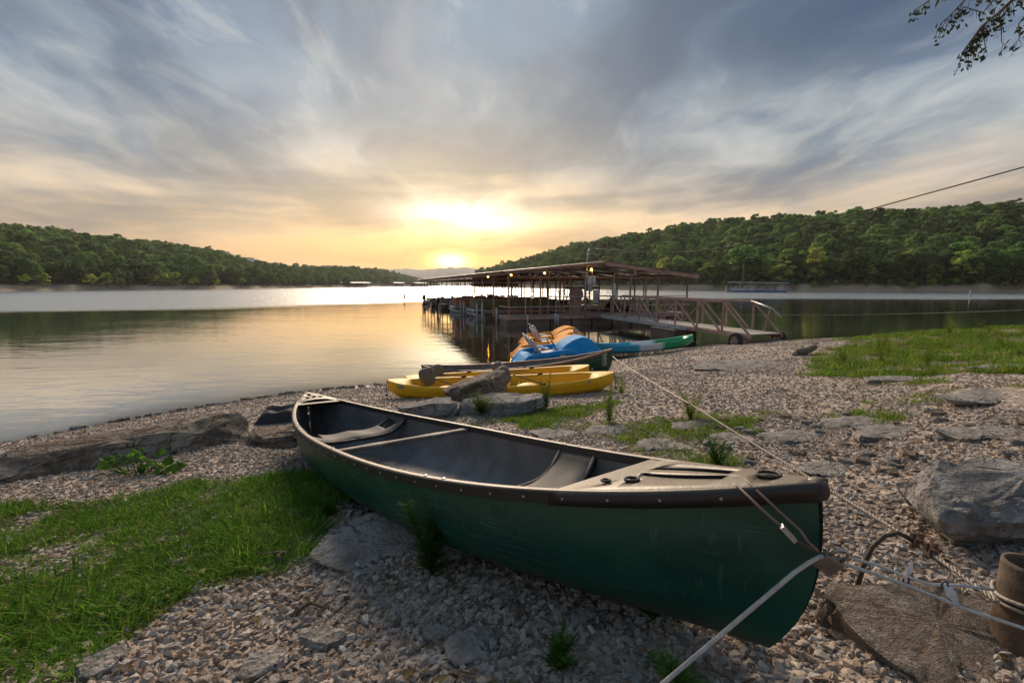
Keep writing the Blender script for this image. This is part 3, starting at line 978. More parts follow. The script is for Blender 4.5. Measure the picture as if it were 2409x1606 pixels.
BIG = Hull(4.75, .964, .381, .552)
canoe('canoe', 'large dark green canoe with black gunwales lying open in the foreground', (-2.1826, 4.7362, .9597), (.765, 1.0795, 1.6099), BIG, 'canoe_green', 'vinyl', True, -.053)
SMALL = Hull(4.2, .86, .34, .50)
c2 = canoe('canoe', 'green canoe with brown gunwales and a white number 1 behind the yellow kayaks', (-1.925, 9.55, .42), (1.87, 8.42, .92), SMALL, 'canoe_green_b', 'gunwale_brown', False)


def text_mesh(txt, size, mat, name='lettering', extrude=.0):
    cu = bpy.data.curves.new('txt', 'FONT'); cu.body = txt; cu.size = size; cu.extrude = extrude; cu.align_x = 'CENTER'; cu.align_y = 'CENTER'
    ob = bpy.data.objects.new('txt', cu); COL.objects.link(ob)
    dg = bpy.context.evaluated_depsgraph_get(); dg.update()
    me = bpy.data.meshes.new_from_object(ob.evaluated_get(dg), depsgraph=dg)
    bpy.data.objects.remove(ob); me.materials.clear(); me.materials.append(MATS[mat])
    return me


def plate(me, name, parent, origin, xd, yd):
    """flat print placed with its own x/y directions, local to parent"""
    o = link(name, me, parent); x = Vector(xd).normalized(); z = x.cross(Vector(yd)).normalized(); y = z.cross(x)
    o.matrix_local = Matrix.Translation(origin) @ Matrix((x, y, z)).transposed().to_4x4()
    return o


def hull_patch(parent, H, t, q, w, h, mat, name, off=.004):
    p = [H.pt(t + a * w / H.L, q + b_ * h / .42, -1) for a, b_ in ((-1, -.5), (1, -.5), (1, .5), (-1, .5))]
    n = (p[1] - p[0]).cross(p[2] - p[0]).normalized()
    if n.y > 0: n = -n
    mb = MB(); mb.add([k + n * off for k in p], [(0, 1, 2, 3)]); return mb.build(name, mat, parent), p, n


np_, p4, nrm = hull_patch(c2, SMALL, .93, .74, .075, .15, 'white_print', 'number_plate', .020)
np2, p4, nrm = hull_patch(c2, SMALL, .93, .74, .060, .125, 'canoe_green_b', 'number_field', .025)
ctr = sum(p4, Vector()) / 4 + nrm * .030
hull_patch(c2, SMALL, .93, .74, .016, .098, 'white_print', 'number', .030)
hull_patch(c2, SMALL, .924, .83, .014, .020, 'white_print', 'number_flag', .030)
hull_patch(c2, SMALL, -.90, .78, .055, .10, 'white_print', 'registration_sticker')
hull_patch(c2, SMALL, .82, .55, .03, .04, 'white_print', 'paint_chip')
# ------------------------------------------------------------------ sit-on-top kayaks
M('kayak_yellow', (.80, .45, .014), (.72, .38, .010), 2.5, .55, .06, 50, spec=.3)
M('kayak_red', (.55, .055, .045), (.45, .04, .035), 3, .4)
M('kayak_lime', (.42, .50, .03), (.35, .42, .02), 3, .4)
M('pad_grey', (.15, .142, .138), (.11, .103, .10), 30, .9, .3, 160)
M('strap', (.018, .017, .017), (.028, .025, .025), 40, .95, spec=.1)
M('sticker', (.40, .41, .44), (.05, .05, .09), 70, .5, detail=2)
M('sticker_pale', (.62, .62, .60), (.45, .44, .42), 20, .5)
M('rope_tan', (.45, .39, .31), (.30, .25, .19), 60, .9, .5, 200)


def kayak_material(name, stops):
    m, t, b = principled(name)
    s3 = nd(t, 'ShaderNodeSeparateXYZ'); co = coords(t); t.links.new(co.s, s3.inputs[0])
    x = (X(s3.outputs[0]) + (nz(co, 2.5, 3) - .5) * .10) / 3.2 + .5
    c = ramp(x.clamp(), stops); t.links.new(c.s, b.inputs['Base Color']); b.inputs['Roughness'].default_value = .4
    return m


kayak_material('kayak_tricolour', [(0, (.02, .30, .50)), (.36, (.03, .36, .55)), (.40, (.62, .68, .72)), (.60, (.62, .68, .70)), (.66, (.01, .30, .13)), (1, (.01, .33, .13))])


def sot(name, label, group, tail, nose, matn, B=.78, Hh=.235, tunnel=True, pads=True, stickers=True, rise=.075, roll=0.):
    """moulded tandem kayak; tail / nose: world points of the keel ends on the ground or water"""
    S, N_ = Vector(tail), Vector(nose); d = N_ - S; L = d.length; d.normalize()
    root = empty(name, label=label, cat='kayak', group=group)
    prof = []
    ts = tvals(44)

    def sec(t):
        a = abs(t); w = max(B / 2 * (1 - a ** 2.6) ** .62, .035)
        k = rise * a ** 3 + (.10 * max(0, (a - .86) / .14) ** 2)        # keel rocker
        top = Hh + rise * 1.0 * a ** 2.6
        seam = k + (top - k) * .50
        endf = max(0, min(1, (a - .74) / .12)); endf = endf * endf * (3 - 2 * endf)
        fl = (Hh * .42) * (1 - endf) + (top - .012) * endf              # cockpit floor rises into the end decks
        rim = .045 * (1 - .4 * a)
        iw = max(w - .085, w * .25)
        tun = .05 * (1 - endf * .3) if tunnel else 0
        half_ = [(0, k + tun * a ** .5), (w * .30, k + tun * .6 * a ** .5), (w * .52, k), (w * .74, k + .02), (w * .90, k + (seam - k) * .55), (w * .975, seam - .012), (w * .955, seam), (w * .985, seam + .02),
                 (w, top - rim), (w * .985, top - .012), (w * .93, top + .004), (iw + (w - iw) * .35, top - .004), (iw, top - .03 - (top - fl) * .1), (iw * .93, fl + (top - fl) * .35), (iw * .80, fl + .012), (0, fl)]
        if endf > .02:
            half_ = [(y, z if i < 11 else z * (1 - endf) + (top + .006 - .03 * (y / (w + 1e-6)) ** 2) * endf) for i, (y, z) in enumerate(half_)]
        return half_

    mb = MB(); mb.smooth = True; rows = []
    for t in ts:
        h_ = sec(t); x = L / 2 * t
        fl_ = [(x * (1 - .035 * max(0, 1 - z / Hh) ** 2 * (abs(t) > .5)), -y, z) for y, z in h_]
        fr_ = [(x * (1 - .035 * max(0, 1 - z / Hh) ** 2 * (abs(t) > .5)), y, z) for y, z in reversed(h_[1:-1])]
        rows.append(fl_ + fr_)
    mb.grid(rows, close_v=True)
    mb.f.append(tuple(reversed(range(len(rows[0]))))); mb.mi.append(0); mb.sm.append(True)
    o0 = len(mb.v) - len(rows[0]); mb.f.append(tuple(o0 + i for i in range(len(rows[0])))); mb.mi.append(0); mb.sm.append(True)
    hull = mb.build('hull', matn, root)
    # foot wells / thigh ridges
    rg = MB(); rg.smooth = True
    for x0 in (-.05, .10, .25, 1.05, 1.2):
        if x0 > L / 2 * .68: continue
        for sd_ in (-1, 1):
            rg.tube([(x0, sd_ * .09, Hh * .43), (x0 + .02, sd_ * .16, Hh * .50), (x0 + .05, sd_ * (B / 2 - .14), Hh * .62)], .022, 6)
    rg.build('foot_ridges', matn, root)
    for x0 in (L * .12, -L * .24):
        sm_ = MB(); sm_.smooth = True
        sm_.lathe([(0, .07), (.12, .065), (.19, .03), (.21, 0)], (x0, 0, Hh * .43), n=16); sm_.build('seat_base', matn, root)
    if pads:
        for k, x0 in enumerate((-L * .30, L * .055)):
            pd = MB(); pd.smooth = True; rows = []
            for i in range(13):
                a_ = PI * i / 12; rows.append([(0, 0, 0)] * 0)
            out_ = []
            for i in range(20):
                a_ = 2 * PI * i / 20; cx, cz = math.cos(a_), math.sin(a_)
                yy = .155 * math.copysign(abs(cx) ** .6, cx); zz = .145 * math.copysign(abs(cz) ** .7, cz)
                if cz < 0: yy *= .86
                out_.append((yy, zz))
            def ring(s_, x_): return [(x_ + .10 * (yy * s_) ** 2 * 6, yy * s_, .25 + .17 + zz * s_) for yy, zz in out_]
            pd.grid([ring(.02, .060), ring(.6, .062), ring(.93, .050), ring(1, .02), ring(1, -.02), ring(.93, -.050), ring(.5, -.062), ring(.02, -.062)], close_v=True)
            po = pd.build('seat_back', 'pad_grey', root); po.location = (x0, 0, -.08); po.rotation_euler = (0, R(-14 - 6 * k), R(-24 + 8 * k))
            st = MB()
            for sd_ in (-1, 1):
                st.bar((x0 + .01, sd_ * .17, .36), (x0 + .46, sd_ * (B / 2 - .05), Hh + .012), .028, .006)
                st.bar((x0 + .40, sd_ * (B / 2 - .06), Hh + .004), (x0 + .47, sd_ * (B / 2 - .04), Hh + .02), .04, .018)
            st.build('strap', 'strap', root)
    if stickers:
        for (x0, wd) in ((L * .36, .17), (-L * .43, .10)):
            t = x0 / (L / 2); h_ = sec(t); y, z = h_[8]
            sk = MB()
            p = [(x0 - wd / 2, -y - .004, z - .028), (x0 + wd / 2, -sec((x0 + wd / 2) / (L / 2))[8][0] - .004, sec((x0 + wd / 2) / (L / 2))[8][1] - .028), (x0 + wd / 2, -sec((x0 + wd / 2) / (L / 2))[9][0] - .006, sec((x0 + wd / 2) / (L / 2))[9][1] + .004), (x0 - wd / 2, -h_[9][0] - .006, h_[9][1] + .004)]
            sk.add(p, [(0, 1, 2, 3)]); sk.build('sticker', 'sticker', root)
        sk = MB(); sk.box((-L * .365, .05, Hh * .55), (.26, .012, .07), (R(10), 0, 0)); sk.build('instruction_label', 'sticker_pale', root)
    for sg in (-1, 1):       # carrying toggles hanging from both ends
        tg = MB(); xx = sg * L / 2 * 1.005; zt = Hh + rise - .02
        tg.tube([(xx, 0, zt), (xx + sg * .02, -.01, zt - .07), (xx + sg * .015, -.012, zt - .20)], .005, 5)
        tg.tube([(xx + sg * .015, -.06, zt - .205), (xx + sg * .015, .035, zt - .20)], .014, 7)
        tg.build('carry_toggle', 'black_rubber', root)
    z = Vector((0, 0, 1)); y = z.cross(d).normalized(); up = d.cross(y)
    y, up = y * math.cos(roll) + up * math.sin(roll), up * math.cos(roll) - y * math.sin(roll)
    root.matrix_world = Matrix.Translation((S + N_) / 2) @ Matrix((d, y, up)).transposed().to_4x4()
    return root


sot('kayak', 'nearest yellow tandem kayak with two grey seat backs, behind the boulders', 'yellow kayaks on the beach', (-1.88, 6.80, g1(-1.88, 6.8) - .03), (1.55, 6.80, g1(1.55, 6.8) - .05), 'kayak_yellow', roll=.03)
sot('kayak', 'farther yellow tandem kayak lying beside the small green canoe', 'yellow kayaks on the beach', (-1.82, 7.70, g1(-1.82, 7.7) - .02), (1.32, 7.58, g1(1.32, 7.58) - .02), 'kayak_yellow', stickers=True, roll=.05)
sot('kayak', 'red kayak half hidden between the green canoe and the blue pedal boat', None, (-.42, 10.1, .03), (1.95, 9.35, g1(2.0, 9.35) + .04), 'kayak_red', B=.62, Hh=.26, pads=False, stickers=False, tunnel=False)
sot('kayak', 'blue, white and green kayak at the edge of the water', None, (2.55, 13.55, .0), (5.75, 14.35, g1(5.75, 14.35) + .05), 'kayak_tricolour', B=.66, Hh=.27, pads=False, stickers=False, tunnel=False, rise=.12)
tri = COL.objects[-1]

# ------------------------------------------------------------------ pedal boats
M('pedal_blue', (.02, .32, .70), (.015, .27, .62), 3, .72, .05, 40, spec=.2)
M('pedal_orange', (.90, .36, .04), (.80, .30, .03), 3, .75, .05, 40, spec=.15)
M('seat_white', (.55, .56, .57), (.42, .43, .44), 9, .7, spec=.2)
M('alloy', (.55, .55, .55), (.42, .42, .42), 20, .35, metal=.7)
M('emblem_red', (.50, .10, .07), (.4, .08, .06), 20, .5)


def pedal_boat(label, loc, rz, matn, logo, group=None, tilt=0.0):
    root = empty('pedal_boat', label=label, cat='pedal boat', group=group)
    Lb, Wb = 2.30, 1.28
    # side pontoons joined by the deck: profile in x/z, lofted over the width
    def ztop(x):      # low outer side
        return float(np.interp(x, [0, .06, .30, .62, .78, .95, 1.30, 1.52, 1.70, 2.1, 2.3, 2.35], [.12, .20, .40, .43, .43, .46, .48, .40, .30, .28, .24, .18]))
    def zhump(x):     # moulded front cowl in the middle
        return float(np.interp(x, [0, .1, .3, .7, 1.0, 1.12, 1.30, 1.50, 1.70, 1.86, 2.0, 2.15, 2.28, 2.35], [.10, .2, .34, .30, .30, .42, .57, .67, .72, .70, .61, .44, .27, .18]))
    def zcock(x): return float(np.interp(x, [0, .25, .45, .6, 1.0, 1.15, 1.4, 2.35], [.1, .36, .34, .24, .20, .30, .60, .18]))
    xs = [2.35 * (0.5 - .5 * math.cos(PI * i / 40)) for i in range(41)]
    rows = []
    for x in xs:
        f_ = min(1, math.sin(PI * min(max(x / Lb, .0), 1)) * 3.2) ** .5
        w = Wb / 2 * (.80 + .20 * f_)
        zb = .10 * max(0, (x - 1.5) / .85) ** 2 + .08 * max(0, (.35 - x) / .35) ** 2
        row = []
        for j in range(41):
            g_ = -1 + 2 * j / 40; a = abs(g_); y = w * g_
            side = 1 if a > .90 else 0
            zs, zh, zc = ztop(x), zhump(x), zcock(x)
            # outer shoulder -> scoop -> centre
            mid = zh if x > 1.15 else zc
            k = min(1, max(0, (a - .62) / .22)); k = k * k * (3 - 2 * k)
            z = mid * (1 - k) + zs * k
            if x > 1.15: z = max(z - .05 * math.exp(-((a - .72) / .10) ** 2), zb + .06)
            if a > .93: z -= ((a - .93) / .07) ** 2 * .05
            row.append((x, y, z))
        low = [(x, w * (1 - .06), (zb + ztop(x)) * .5), (x, w * .88, zb), (x, w * .5, zb + .01), (x, w * .38, zb + .10), (x, -w * .38, zb + .10), (x, -w * .5, zb + .01), (x, -w * .88, zb), (x, -w * (1 - .06), (zb + ztop(x)) * .5)]
        rows.append(row + low)
    mb = MB(); mb.smooth = True; mb.grid(rows, close_v=True)
    n = len(rows[0]); mb.f.append(tuple(range(n))); mb.mi.append(0); mb.sm.append(False)
    o0 = len(mb.v) - n; mb.f.append(tuple(reversed([o0 + i for i in range(n)]))); mb.mi.append(0); mb.sm.append(False)
    mb.build('hull', matn, root)
    rb = MB(); rb.smooth = True
    for sd_ in (-1, 1): rb.tube([(x, sd_ * (Wb / 2 * (.80 + .20 * min(1, math.sin(PI * min(max(x / Lb, .0), 1)) * 3.2) ** .5) + .004), ztop(x) - .09) for x in xs[2:-2]], .016, 6)
    rb.build('rub_rail', matn, root)
    for k, (x0, y0, fl) in enumerate(((.62, -.34, 0), (.62, .34, 0))):
        sb = MB(); sb.smooth = True
        P_ = []
        for i in range(9):
            v_ = i / 8
            P_.append([(x0 - .24 * v_ - .03 * math.sin(PI * v_) + .03 * math.cos(u_ * PI) * 0, y0 + (.20 - .05 * v_ ** 3) * math.sin(PI / 2 * u_), .42 + .38 * v_ - .02 * (1 - u_ * u_)) for u_ in (-1, -.75, -.4, 0, .4, .75, 1)])
        sb.grid(P_); so = sb.build('seat_back', 'seat_white', root)
        md = so.modifiers.new('thick', 'SOLIDIFY'); md.thickness = .035; md.offset = 0
        md = so.modifiers.new('bevel', 'BEVEL'); md.width = .012; md.segments = 2
        sq = MB(); sq.smooth = True
        sq.grid([[(x0 + .02 + .36 * v_, y0 + .21 * u_, .40 + .03 * v_ - .025 * (1 - u_ * u_)) for u_ in (-1, -.6, 0, .6, 1)] for v_ in (0, .25, .5, .75, 1)])
        so2 = sq.build('seat', 'seat_white', root); md = so2.modifiers.new('thick', 'SOLIDIFY'); md.thickness = .04
        fr = MB()
        for dy_ in (-.17, .17):
            fr.tube([(x0 + .32, y0 + dy_, .22), (x0 + .04, y0 + dy_, .38), (x0 - .10, y0 + dy_, .56), (x0 - .20, y0 + dy_, .74)], .014, 6)
            fr.tube([(x0 - .14, y0 + dy_, .24), (x0 + .04, y0 + dy_, .42)], .014, 6)
        fr.build('seat_frame', 'alloy', root)
    pw = MB(); pw.tube([(1.16, -.25, .30), (1.10, -.25, .46)], .02, 6); pw.tube([(1.16, .0, .32), (1.02, .0, .62), (.98, -.06, .64)], .016, 6)
    pw.tube([(1.18, -.52, .36), (1.20, -.12, .36)], .016, 6)
    pw.build('pedal_crank', 'black_rubber', root)
    if logo == 'dolphin':     # white print on the near side: a small emblem with two words of lettering
        y_ = -Wb / 2 - .012
        em = MB()
        em.add([(1.02, y_, .20), (1.46, y_, .19), (1.40, y_, .225), (1.05, y_, .23)], [(0, 1, 2, 3)])
        for k in range(6):
            a_ = .4 + k * .45; em.add([(1.13, y_, .30), (1.13 + .10 * math.cos(a_), y_, .30 + .075 * math.sin(a_)), (1.13 + .10 * math.cos(a_ + .25), y_, .295 + .075 * math.sin(a_ + .25))], [(0, 1, 2)])
        em.add([(1.125, y_, .22), (1.14, y_, .22), (1.137, y_, .31), (1.128, y_, .31)], [(0, 1, 2, 3)])
        em.build('emblem', 'white_print', root)
        for (z_, x0, x1, sd_) in ((.315, 1.20, 1.47, 3), (.255, 1.22, 1.50, 4)):     # two worn lines of script, no longer legible
            ln = MB(); r_ = random.Random(sd_); xx = x0
            while xx < x1:
                w_ = r_.uniform(.012, .026); h_ = r_.choice([.022, .024, .040]); ln.add([(xx, y_, z_ - .014), (xx + w_ * .5, y_, z_ - .014), (xx + w_ * .8, y_, z_ - .014 + h_), (xx + w_ * .3, y_, z_ - .014 + h_)], [(0, 1, 2, 3)])
                ln.add([(xx, y_ - .001, z_ - .016), (xx + w_, y_ - .001, z_ - .013), (xx + w_, y_ - .001, z_ - .008), (xx, y_ - .001, z_ - .010)], [(0, 1, 2, 3)]); xx += w_ + r_.uniform(.004, .010)
            ln.build('lettering', 'white_print', root)['kind'] = 'stuff'
        dk = MB(); dk.add([(1.50, -.50, .40), (1.75, -.58, .33), (1.75, -.56, .36), (1.52, -.48, .44)], [(0, 1, 2, 3)])
        lf = MB(); lf.lathe([(0, .05), (.05, .045), (.06, 0), (.05, -.045), (0, -.05)], (.66, -.52, .52), n=12); lf.build('steering_knob', 'seat_white', root)
    if logo == 'round':
        em = MB(); em.lathe([(0, 0), (.085, .004), (.09, 0)], (0, 0, 0), n=20); e_ = em.build('emblem', 'seat_white', root); e_.location = (1.74, -.40, .74); e_.rotation_euler = (R(62), 0, 0)
        em = MB(); em.lathe([(.055, 0), (.055, .004), (.075, .004), (.075, 0)], (0, 0, .004), n=20); e2 = em.build('emblem_ring', 'black_rubber', e_)
    root.location = loc; root.rotation_euler = (0, tilt, rz)
    return root


pedal_boat('blue pedal boat with white seats and white lettering on its side', (.05, 11.45, .0), R(9), 'pedal_blue', 'dolphin', tilt=R(-3))
pedal_boat('orange pedal boat floating directly behind the blue one', (.02, 12.95, -.10), R(8), 'pedal_orange', '', 'orange pedal boats', tilt=R(-1))
pedal_boat('orange pedal boat with a round emblem on its cowl', (.25, 14.50, -.06), R(6), 'pedal_orange', 'round', 'orange pedal boats')
pedal_boat('farthest orange pedal boat nearest to the boat dock', (.30, 15.90, -.06), R(8), 'pedal_orange', '', 'orange pedal boats')
# ------------------------------------------------------------------ covered boat dock
M('rust_steel', (.46, .29, .235), (.34, .215, .18), 4, .75, .3, 30, vary=.25)
M('deck_wood', (.52, .46, .40), (.38, .33, .28), 5, .85, .5, 24, vary=.25)
M('roof_metal', (.52, .48, .44), (.38, .34, .31), 1.2, .5, .2, 12, metal=.35)
M('float_black', (.15, .115, .095), (.22, .17, .14), 3, .7, .3)
M('galv', (.46, .46, .45), (.33, .33, .33), 9, .45, metal=.6)
M('pvc_white', (.62, .63, .64), (.50, .51, .52), 7, .5)
M('box_grey', (.34, .40, .45), (.26, .31, .36), 4, .5)
M('paint_white', (.66, .68, .70), (.52, .54, .56), 6, .55, .15, 40)
M('sign_white', (.60, .58, .66), (.52, .50, .58), 5, .5)
M('sign_red', (.50, .06, .07), (.42, .05, .06), 9, .5)
M('sign_ink', (.06, .06, .10), (.08, .08, .13), 9, .5)
M('tyre', (.022, .020, .019), (.04, .034, .030), 9, .85, .4, 60)
M('rim', (.42, .40, .38), (.22, .15, .11), 8, .5, metal=.5)
emit('bulb', (1.0, .42, .06), 26)
P0 = Vector((-.25, 23.0, 0)); DR = math.atan2(.31, .95)
dock = empty('boat_dock', P0, (0, 0, DR), 'large covered floating boat dock with rusty posts and a low metal roof', 'dock')
DW, DL, RX, DZ = 11.1, 36.0, 5.3, .52


def roof_z(x): return 3.34 - abs(x - RX) * .098


dmb = MB()
# floats under the front walkway and the fingers
def part(name, mat, fn, parent=dock, bevel=0):
    mb = MB(); fn(mb); return mb.build(name, mat, parent, bevel)


for k in range(9): part('float', 'float_black', lambda m, k=k: m.box((.62 + 1.22 * k, .8, .10), (1.14, 1.3, .52)), bevel=.03)
for y0 in (5.5, 10.5, 15.5, 20.5, 25.5, 30.5, 35.2):
    for k in range(3): part('float', 'float_black', lambda m, y0=y0, k=k: m.box((.8 + 1.35 * k, y0, .10), (1.2, .7, .46)))
    part('float', 'float_black', lambda m, y0=y0: m.box((9.4, y0, .10), (2.4, .7, .46)))
for k in range(8): part('float', 'float_black', lambda m, k=k: m.box((RX, 3.5 + 4.2 * k, .10), (1.3, 3.6, .46)))
# walkway frames, decks
part('deck_frame', 'rust_steel', lambda m: [m.box((DW / 2, .09, .42), (DW, .07, .14)), m.box((DW / 2, 1.52, .42), (DW, .07, .14)), m.box((.05, .8, .42), (.07, 1.4, .14)), m.box((DW - .05, .8, .42), (.07, 1.4, .14))])
plank0 = None
for k in range(76):
    mb = MB(); w_ = DW / 76
    if plank0 is None:
        mb.box((0, 0, 0), (w_ - .012, 1.46, .035)); plank0 = mb.build('plank', 'deck_wood', dock); o = plank0
    else:
        o = plank0.copy(); COL.objects.link(o); o.parent = dock
    o.location = (w_ * (k + .5), .8, DZ + rng.uniform(-.003, .003)); o.rotation_euler = (0, 0, rng.uniform(-.004, .004))
part('walkway_deck', 'deck_wood', lambda m: m.box((RX, 18.6, DZ - .01), (1.6, 34.0, .05)))
for i, y0 in enumerate((5.5, 10.5, 15.5, 20.5, 25.5, 30.5, 35.2)):
    part('finger_deck', 'deck_wood', lambda m, y0=y0: m.box((2.25, y0, DZ - .012), (4.4, .75, .05)))
    part('finger_deck', 'deck_wood', lambda m, y0=y0: m.box((8.6, y0, DZ - .014), (4.9, .75, .05)))
    part('finger_rail', 'rust_steel', lambda m, y0=y0: [m.box((2.25, y0 - .42, DZ - .06), (4.5, .05, .14)), m.box((8.6, y0 - .42, DZ - .06), (5, .05, .14))])
# posts
pm = MB(); pm.box((0, 0, 1.0), (.07, .07, 2.0)); post_mesh = pm.mesh('post', 'rust_steel')
pm = MB(); pm.box((0, 0, 1.0), (.055, .055, 2.0)); thin_mesh = pm.mesh('post', 'rust_steel')


def post(x, y, z0=.30, thin=False, top=None):
    o = link('post', thin_mesh if thin else post_mesh, dock); zt = (top if top else roof_z(x) - .16)
    o.location = (x, y, z0); o.scale = (1, 1, (zt - z0) / 2.0)


ys = [.12, 2.9, 5.5, 8.0, 10.5, 13.0, 15.5, 18.0, 20.5, 23.0, 25.5, 28.0, 30.5, 33.0, 35.5]
for i, y in enumerate(ys):
    for x in (.12, RX - .85, RX + .85, DW - .12): post(x, y)
    if i % 2 == 0:
        for x in (2.3, 8.2): post(x, y, thin=True)
for x in (1.85, 3.55, 7.2, 9.0): post(x, .12)
for x in (1.85, 3.55, 7.2, 9.0): post(x, 1.5, thin=True)
# trusses and purlins
for i, y in enumerate(ys):
    part('truss', 'rust_steel', lambda m, y=y: [m.bar((.0, y, roof_z(0) - .12), (RX, y, roof_z(RX) - .12), .06, .12), m.bar((RX, y, roof_z(RX) - .12), (DW, y, roof_z(DW) - .12), .06, .12),
         m.bar((.0, y, roof_z(0) - .30), (DW, y, roof_z(0) - .30), .05, .05)] + [m.bar((x, y, roof_z(0) - .30), (x + .9, y, roof_z(x + .9) - .14), .03, .03) for x in (1.8, 3.2, 6.4, 7.8)])
for x in (.1, 1.9, 3.6, 5.0, 5.6, 7.2, 9.0, 11.0): part('purlin', 'rust_steel', lambda m, x=x: m.bar((x, -.5, roof_z(x) - .045), (x, DL + .3, roof_z(x) - .045), .06, .08))
part('fascia', 'rust_steel', lambda m: m.bar((-.1, -.5, roof_z(-.1) - .10), (-.1, DL + .3, roof_z(-.1) - .10), .03, .20))
# roof sheets: left slope one sheet per bay, right slope in strips that step down
for k in range(12):
    y0 = -.55 + k * 3.08
    def rs(m, y0=y0, k=k):
        zoff = .012 + .004 * (k % 2)
        rows = []
        for i in range(31):
            y = y0 + 3.10 * i / 30; c_ = .012 if i % 3 == 1 else 0
            rows.append([(-.35, y, roof_z(-.35) + zoff + c_), (RX - .02, y, roof_z(RX) + zoff + c_)])
        m.grid(rows); n = len(rows)
        m.box((RX / 2 - .19, y0 + .02, (roof_z(-.35) + roof_z(RX)) / 2 - .002), (5.55, .02, .02), (0, -math.atan(.098), 0))
    part('roof_sheet', 'roof_metal', rs)
strip = [(5.28, 6.62), (6.62, 8.05), (8.05, 9.55), (9.55, 11.55)]
for i, (xa, xb) in enumerate(strip):
    st_ = .045 * i
    def rs(m, xa=xa, xb=xb, i=i):
        y0, y1 = -.55 + .10 * i, DL + .3
        za, zb_ = roof_z(xa) + .02 - .012 * i, roof_z(xb) + .02 - .012 * i
        m.grid([[(xa - .05, y0 + (y1 - y0) * k / 60, za + (.012 if k % 2 else 0)), (xb, y0 + (y1 - y0) * k / 60, zb_ + (.012 if k % 2 else 0))] for k in range(61)])
    part('roof_sheet', 'roof_metal', rs)
    part('end_fascia', 'rust_steel', lambda m, xa=xa, xb=xb, i=i: m.bar((xa, -.50 + .1 * i, roof_z(xa) - .11 - .012 * i), (xb - .03, -.50 + .1 * i, roof_z(xb) - .11 - .012 * i), .03, .20))
part('end_fascia', 'rust_steel', lambda m: m.bar((-.3, -.50, roof_z(-.3) - .06), (RX, -.50, roof_z(RX) - .06), .03, .11))
# railings along the front and the left corner
part('railing', 'galv', lambda m: [m.bar((.05, .03, DZ + h_), (4.75, .03, DZ + h_), .045) for h_ in (.98, .48)] + [m.bar((.05, .03, DZ + h_), (.05, 1.5, DZ + h_), .045) for h_ in (.98, .48)] + [m.bar((x, .03, DZ), (x, .03, DZ + .98), .035) for x in (1.0, 2.7, 4.4)])
part('railing', 'galv', lambda m: [m.bar((6.7, .03, DZ + h_), (DW, .03, DZ + h_), .045) for h_ in (.98, .48)])
part('railing', 'rust_steel', lambda m: [m.bar((.08, 33.0, .6 + h_), (.08, 36, .6 + h_), .04) for h_ in (.3, .8, 1.3)] + [m.bar((.08, 35.8, .6 + h_), (3.5, 35.8, .6 + h_), .04) for h_ in (.3, .8)])
# a loft platform of dark timber hung under the roof
part('loft_shelf', 'float_black', lambda m: [m.box((2.6, 11.4, 2.15), (3.4, 1.2, .22))] + [m.bar((1.0, 11.4, 2.05), (1.9, 11.4, 1.0), .04), m.bar((4.2, 11.4, 2.05), (3.3, 11.4, 1.0), .04)])
part('loft_shelf', 'float_black', lambda m: [m.box((7.4, 6.4, 1.92), (2.2, .8, .16))] + [m.bar((6.4, 6.4, 1.9), (8.0, 6.4, .9), .035), m.bar((8.4, 6.4, 1.9), (6.8, 6.4, .9), .035)])
# white bumper poles at the slip ends
for (x, y, a_, b_) in ((.0, 1.9, -.1, .9), (-.12, 4.6, -.5, 1.05), (-.12, 5.9, -.4, .95), (-.12, 9.9, -.3, 1.0), (-.12, 11.0, -.2, 1.0), (-.1, 15.2, -.3, .95), (-.1, 20.2, -.2, 1.0), (-.1, 25.2, -.2, 1.0), (1.1, .0, .02, .62), (2.65, .0, .02, .62), (2.80, .0, .02, .60)):
    part('bumper_pole', 'pvc_white', lambda m, x=x, y=y, a_=a_, b_=b_: m.tube([(x, y, a_), (x, y, b_)], .055, 8))
# electric gear: mast with weatherhead, meter boxes, conduit, tall lamp housing
part('service_mast', 'galv', lambda m: m.tube([(4.30, -.12, .40), (4.30, -.12, 2.2), (4.36, -.12, 3.2), (4.44, -.12, 3.85), (4.52, -.12, 3.98), (4.66, -.12, 3.98)], .04, 7))
part('meter_box', 'paint_white', lambda m: m.box((4.66, -.06, 2.36), (.46, .16, .40)), bevel=.01)
part('breaker_box', 'box_grey', lambda m: m.box((4.56, -.08, 1.97), (.26, .16, .34)), bevel=.01)
part('conduit', 'galv', lambda m: [m.tube([(4.68, -.16, 2.1), (4.68, -.16, 3.0)], .025, 6), m.tube([(.3, -.15, 2.70), (4.6, -.15, 2.86), (7.0, -.15, 2.80), (9.5, -.15, 2.78)], .018, 5)])
part('cable_reel', 'rust_steel', lambda m: [m.lathe([(0, -.15), (.36, -.15), (.36, -.12), (.22, -.12), (.22, .12), (.36, .12), (.36, .15), (0, .15)], (4.05, .45, 1.62), axis='y', n=18), m.box((4.05, .45, 1.0), (.5, .4, .9))])
part('lamp_housing', 'paint_white', lambda m: m.box((6.05, -.06, 1.78), (.17, .15, .82)), bevel=.01)  # tall white light fixture at the front of the dock
part('wash_table', 'paint_white', lambda m: [m.box((8.2, .5, 1.42), (1.0, .5, .05)), m.bar((7.9, .5, .55), (7.9, .5, 1.40), .05), m.bar((8.5, .5, .55), (8.5, .5, 1.40), .05)])
part('fixture', 'paint_white', lambda m: m.box((7.25, -.2, 2.85), (.10, .10, .26)))
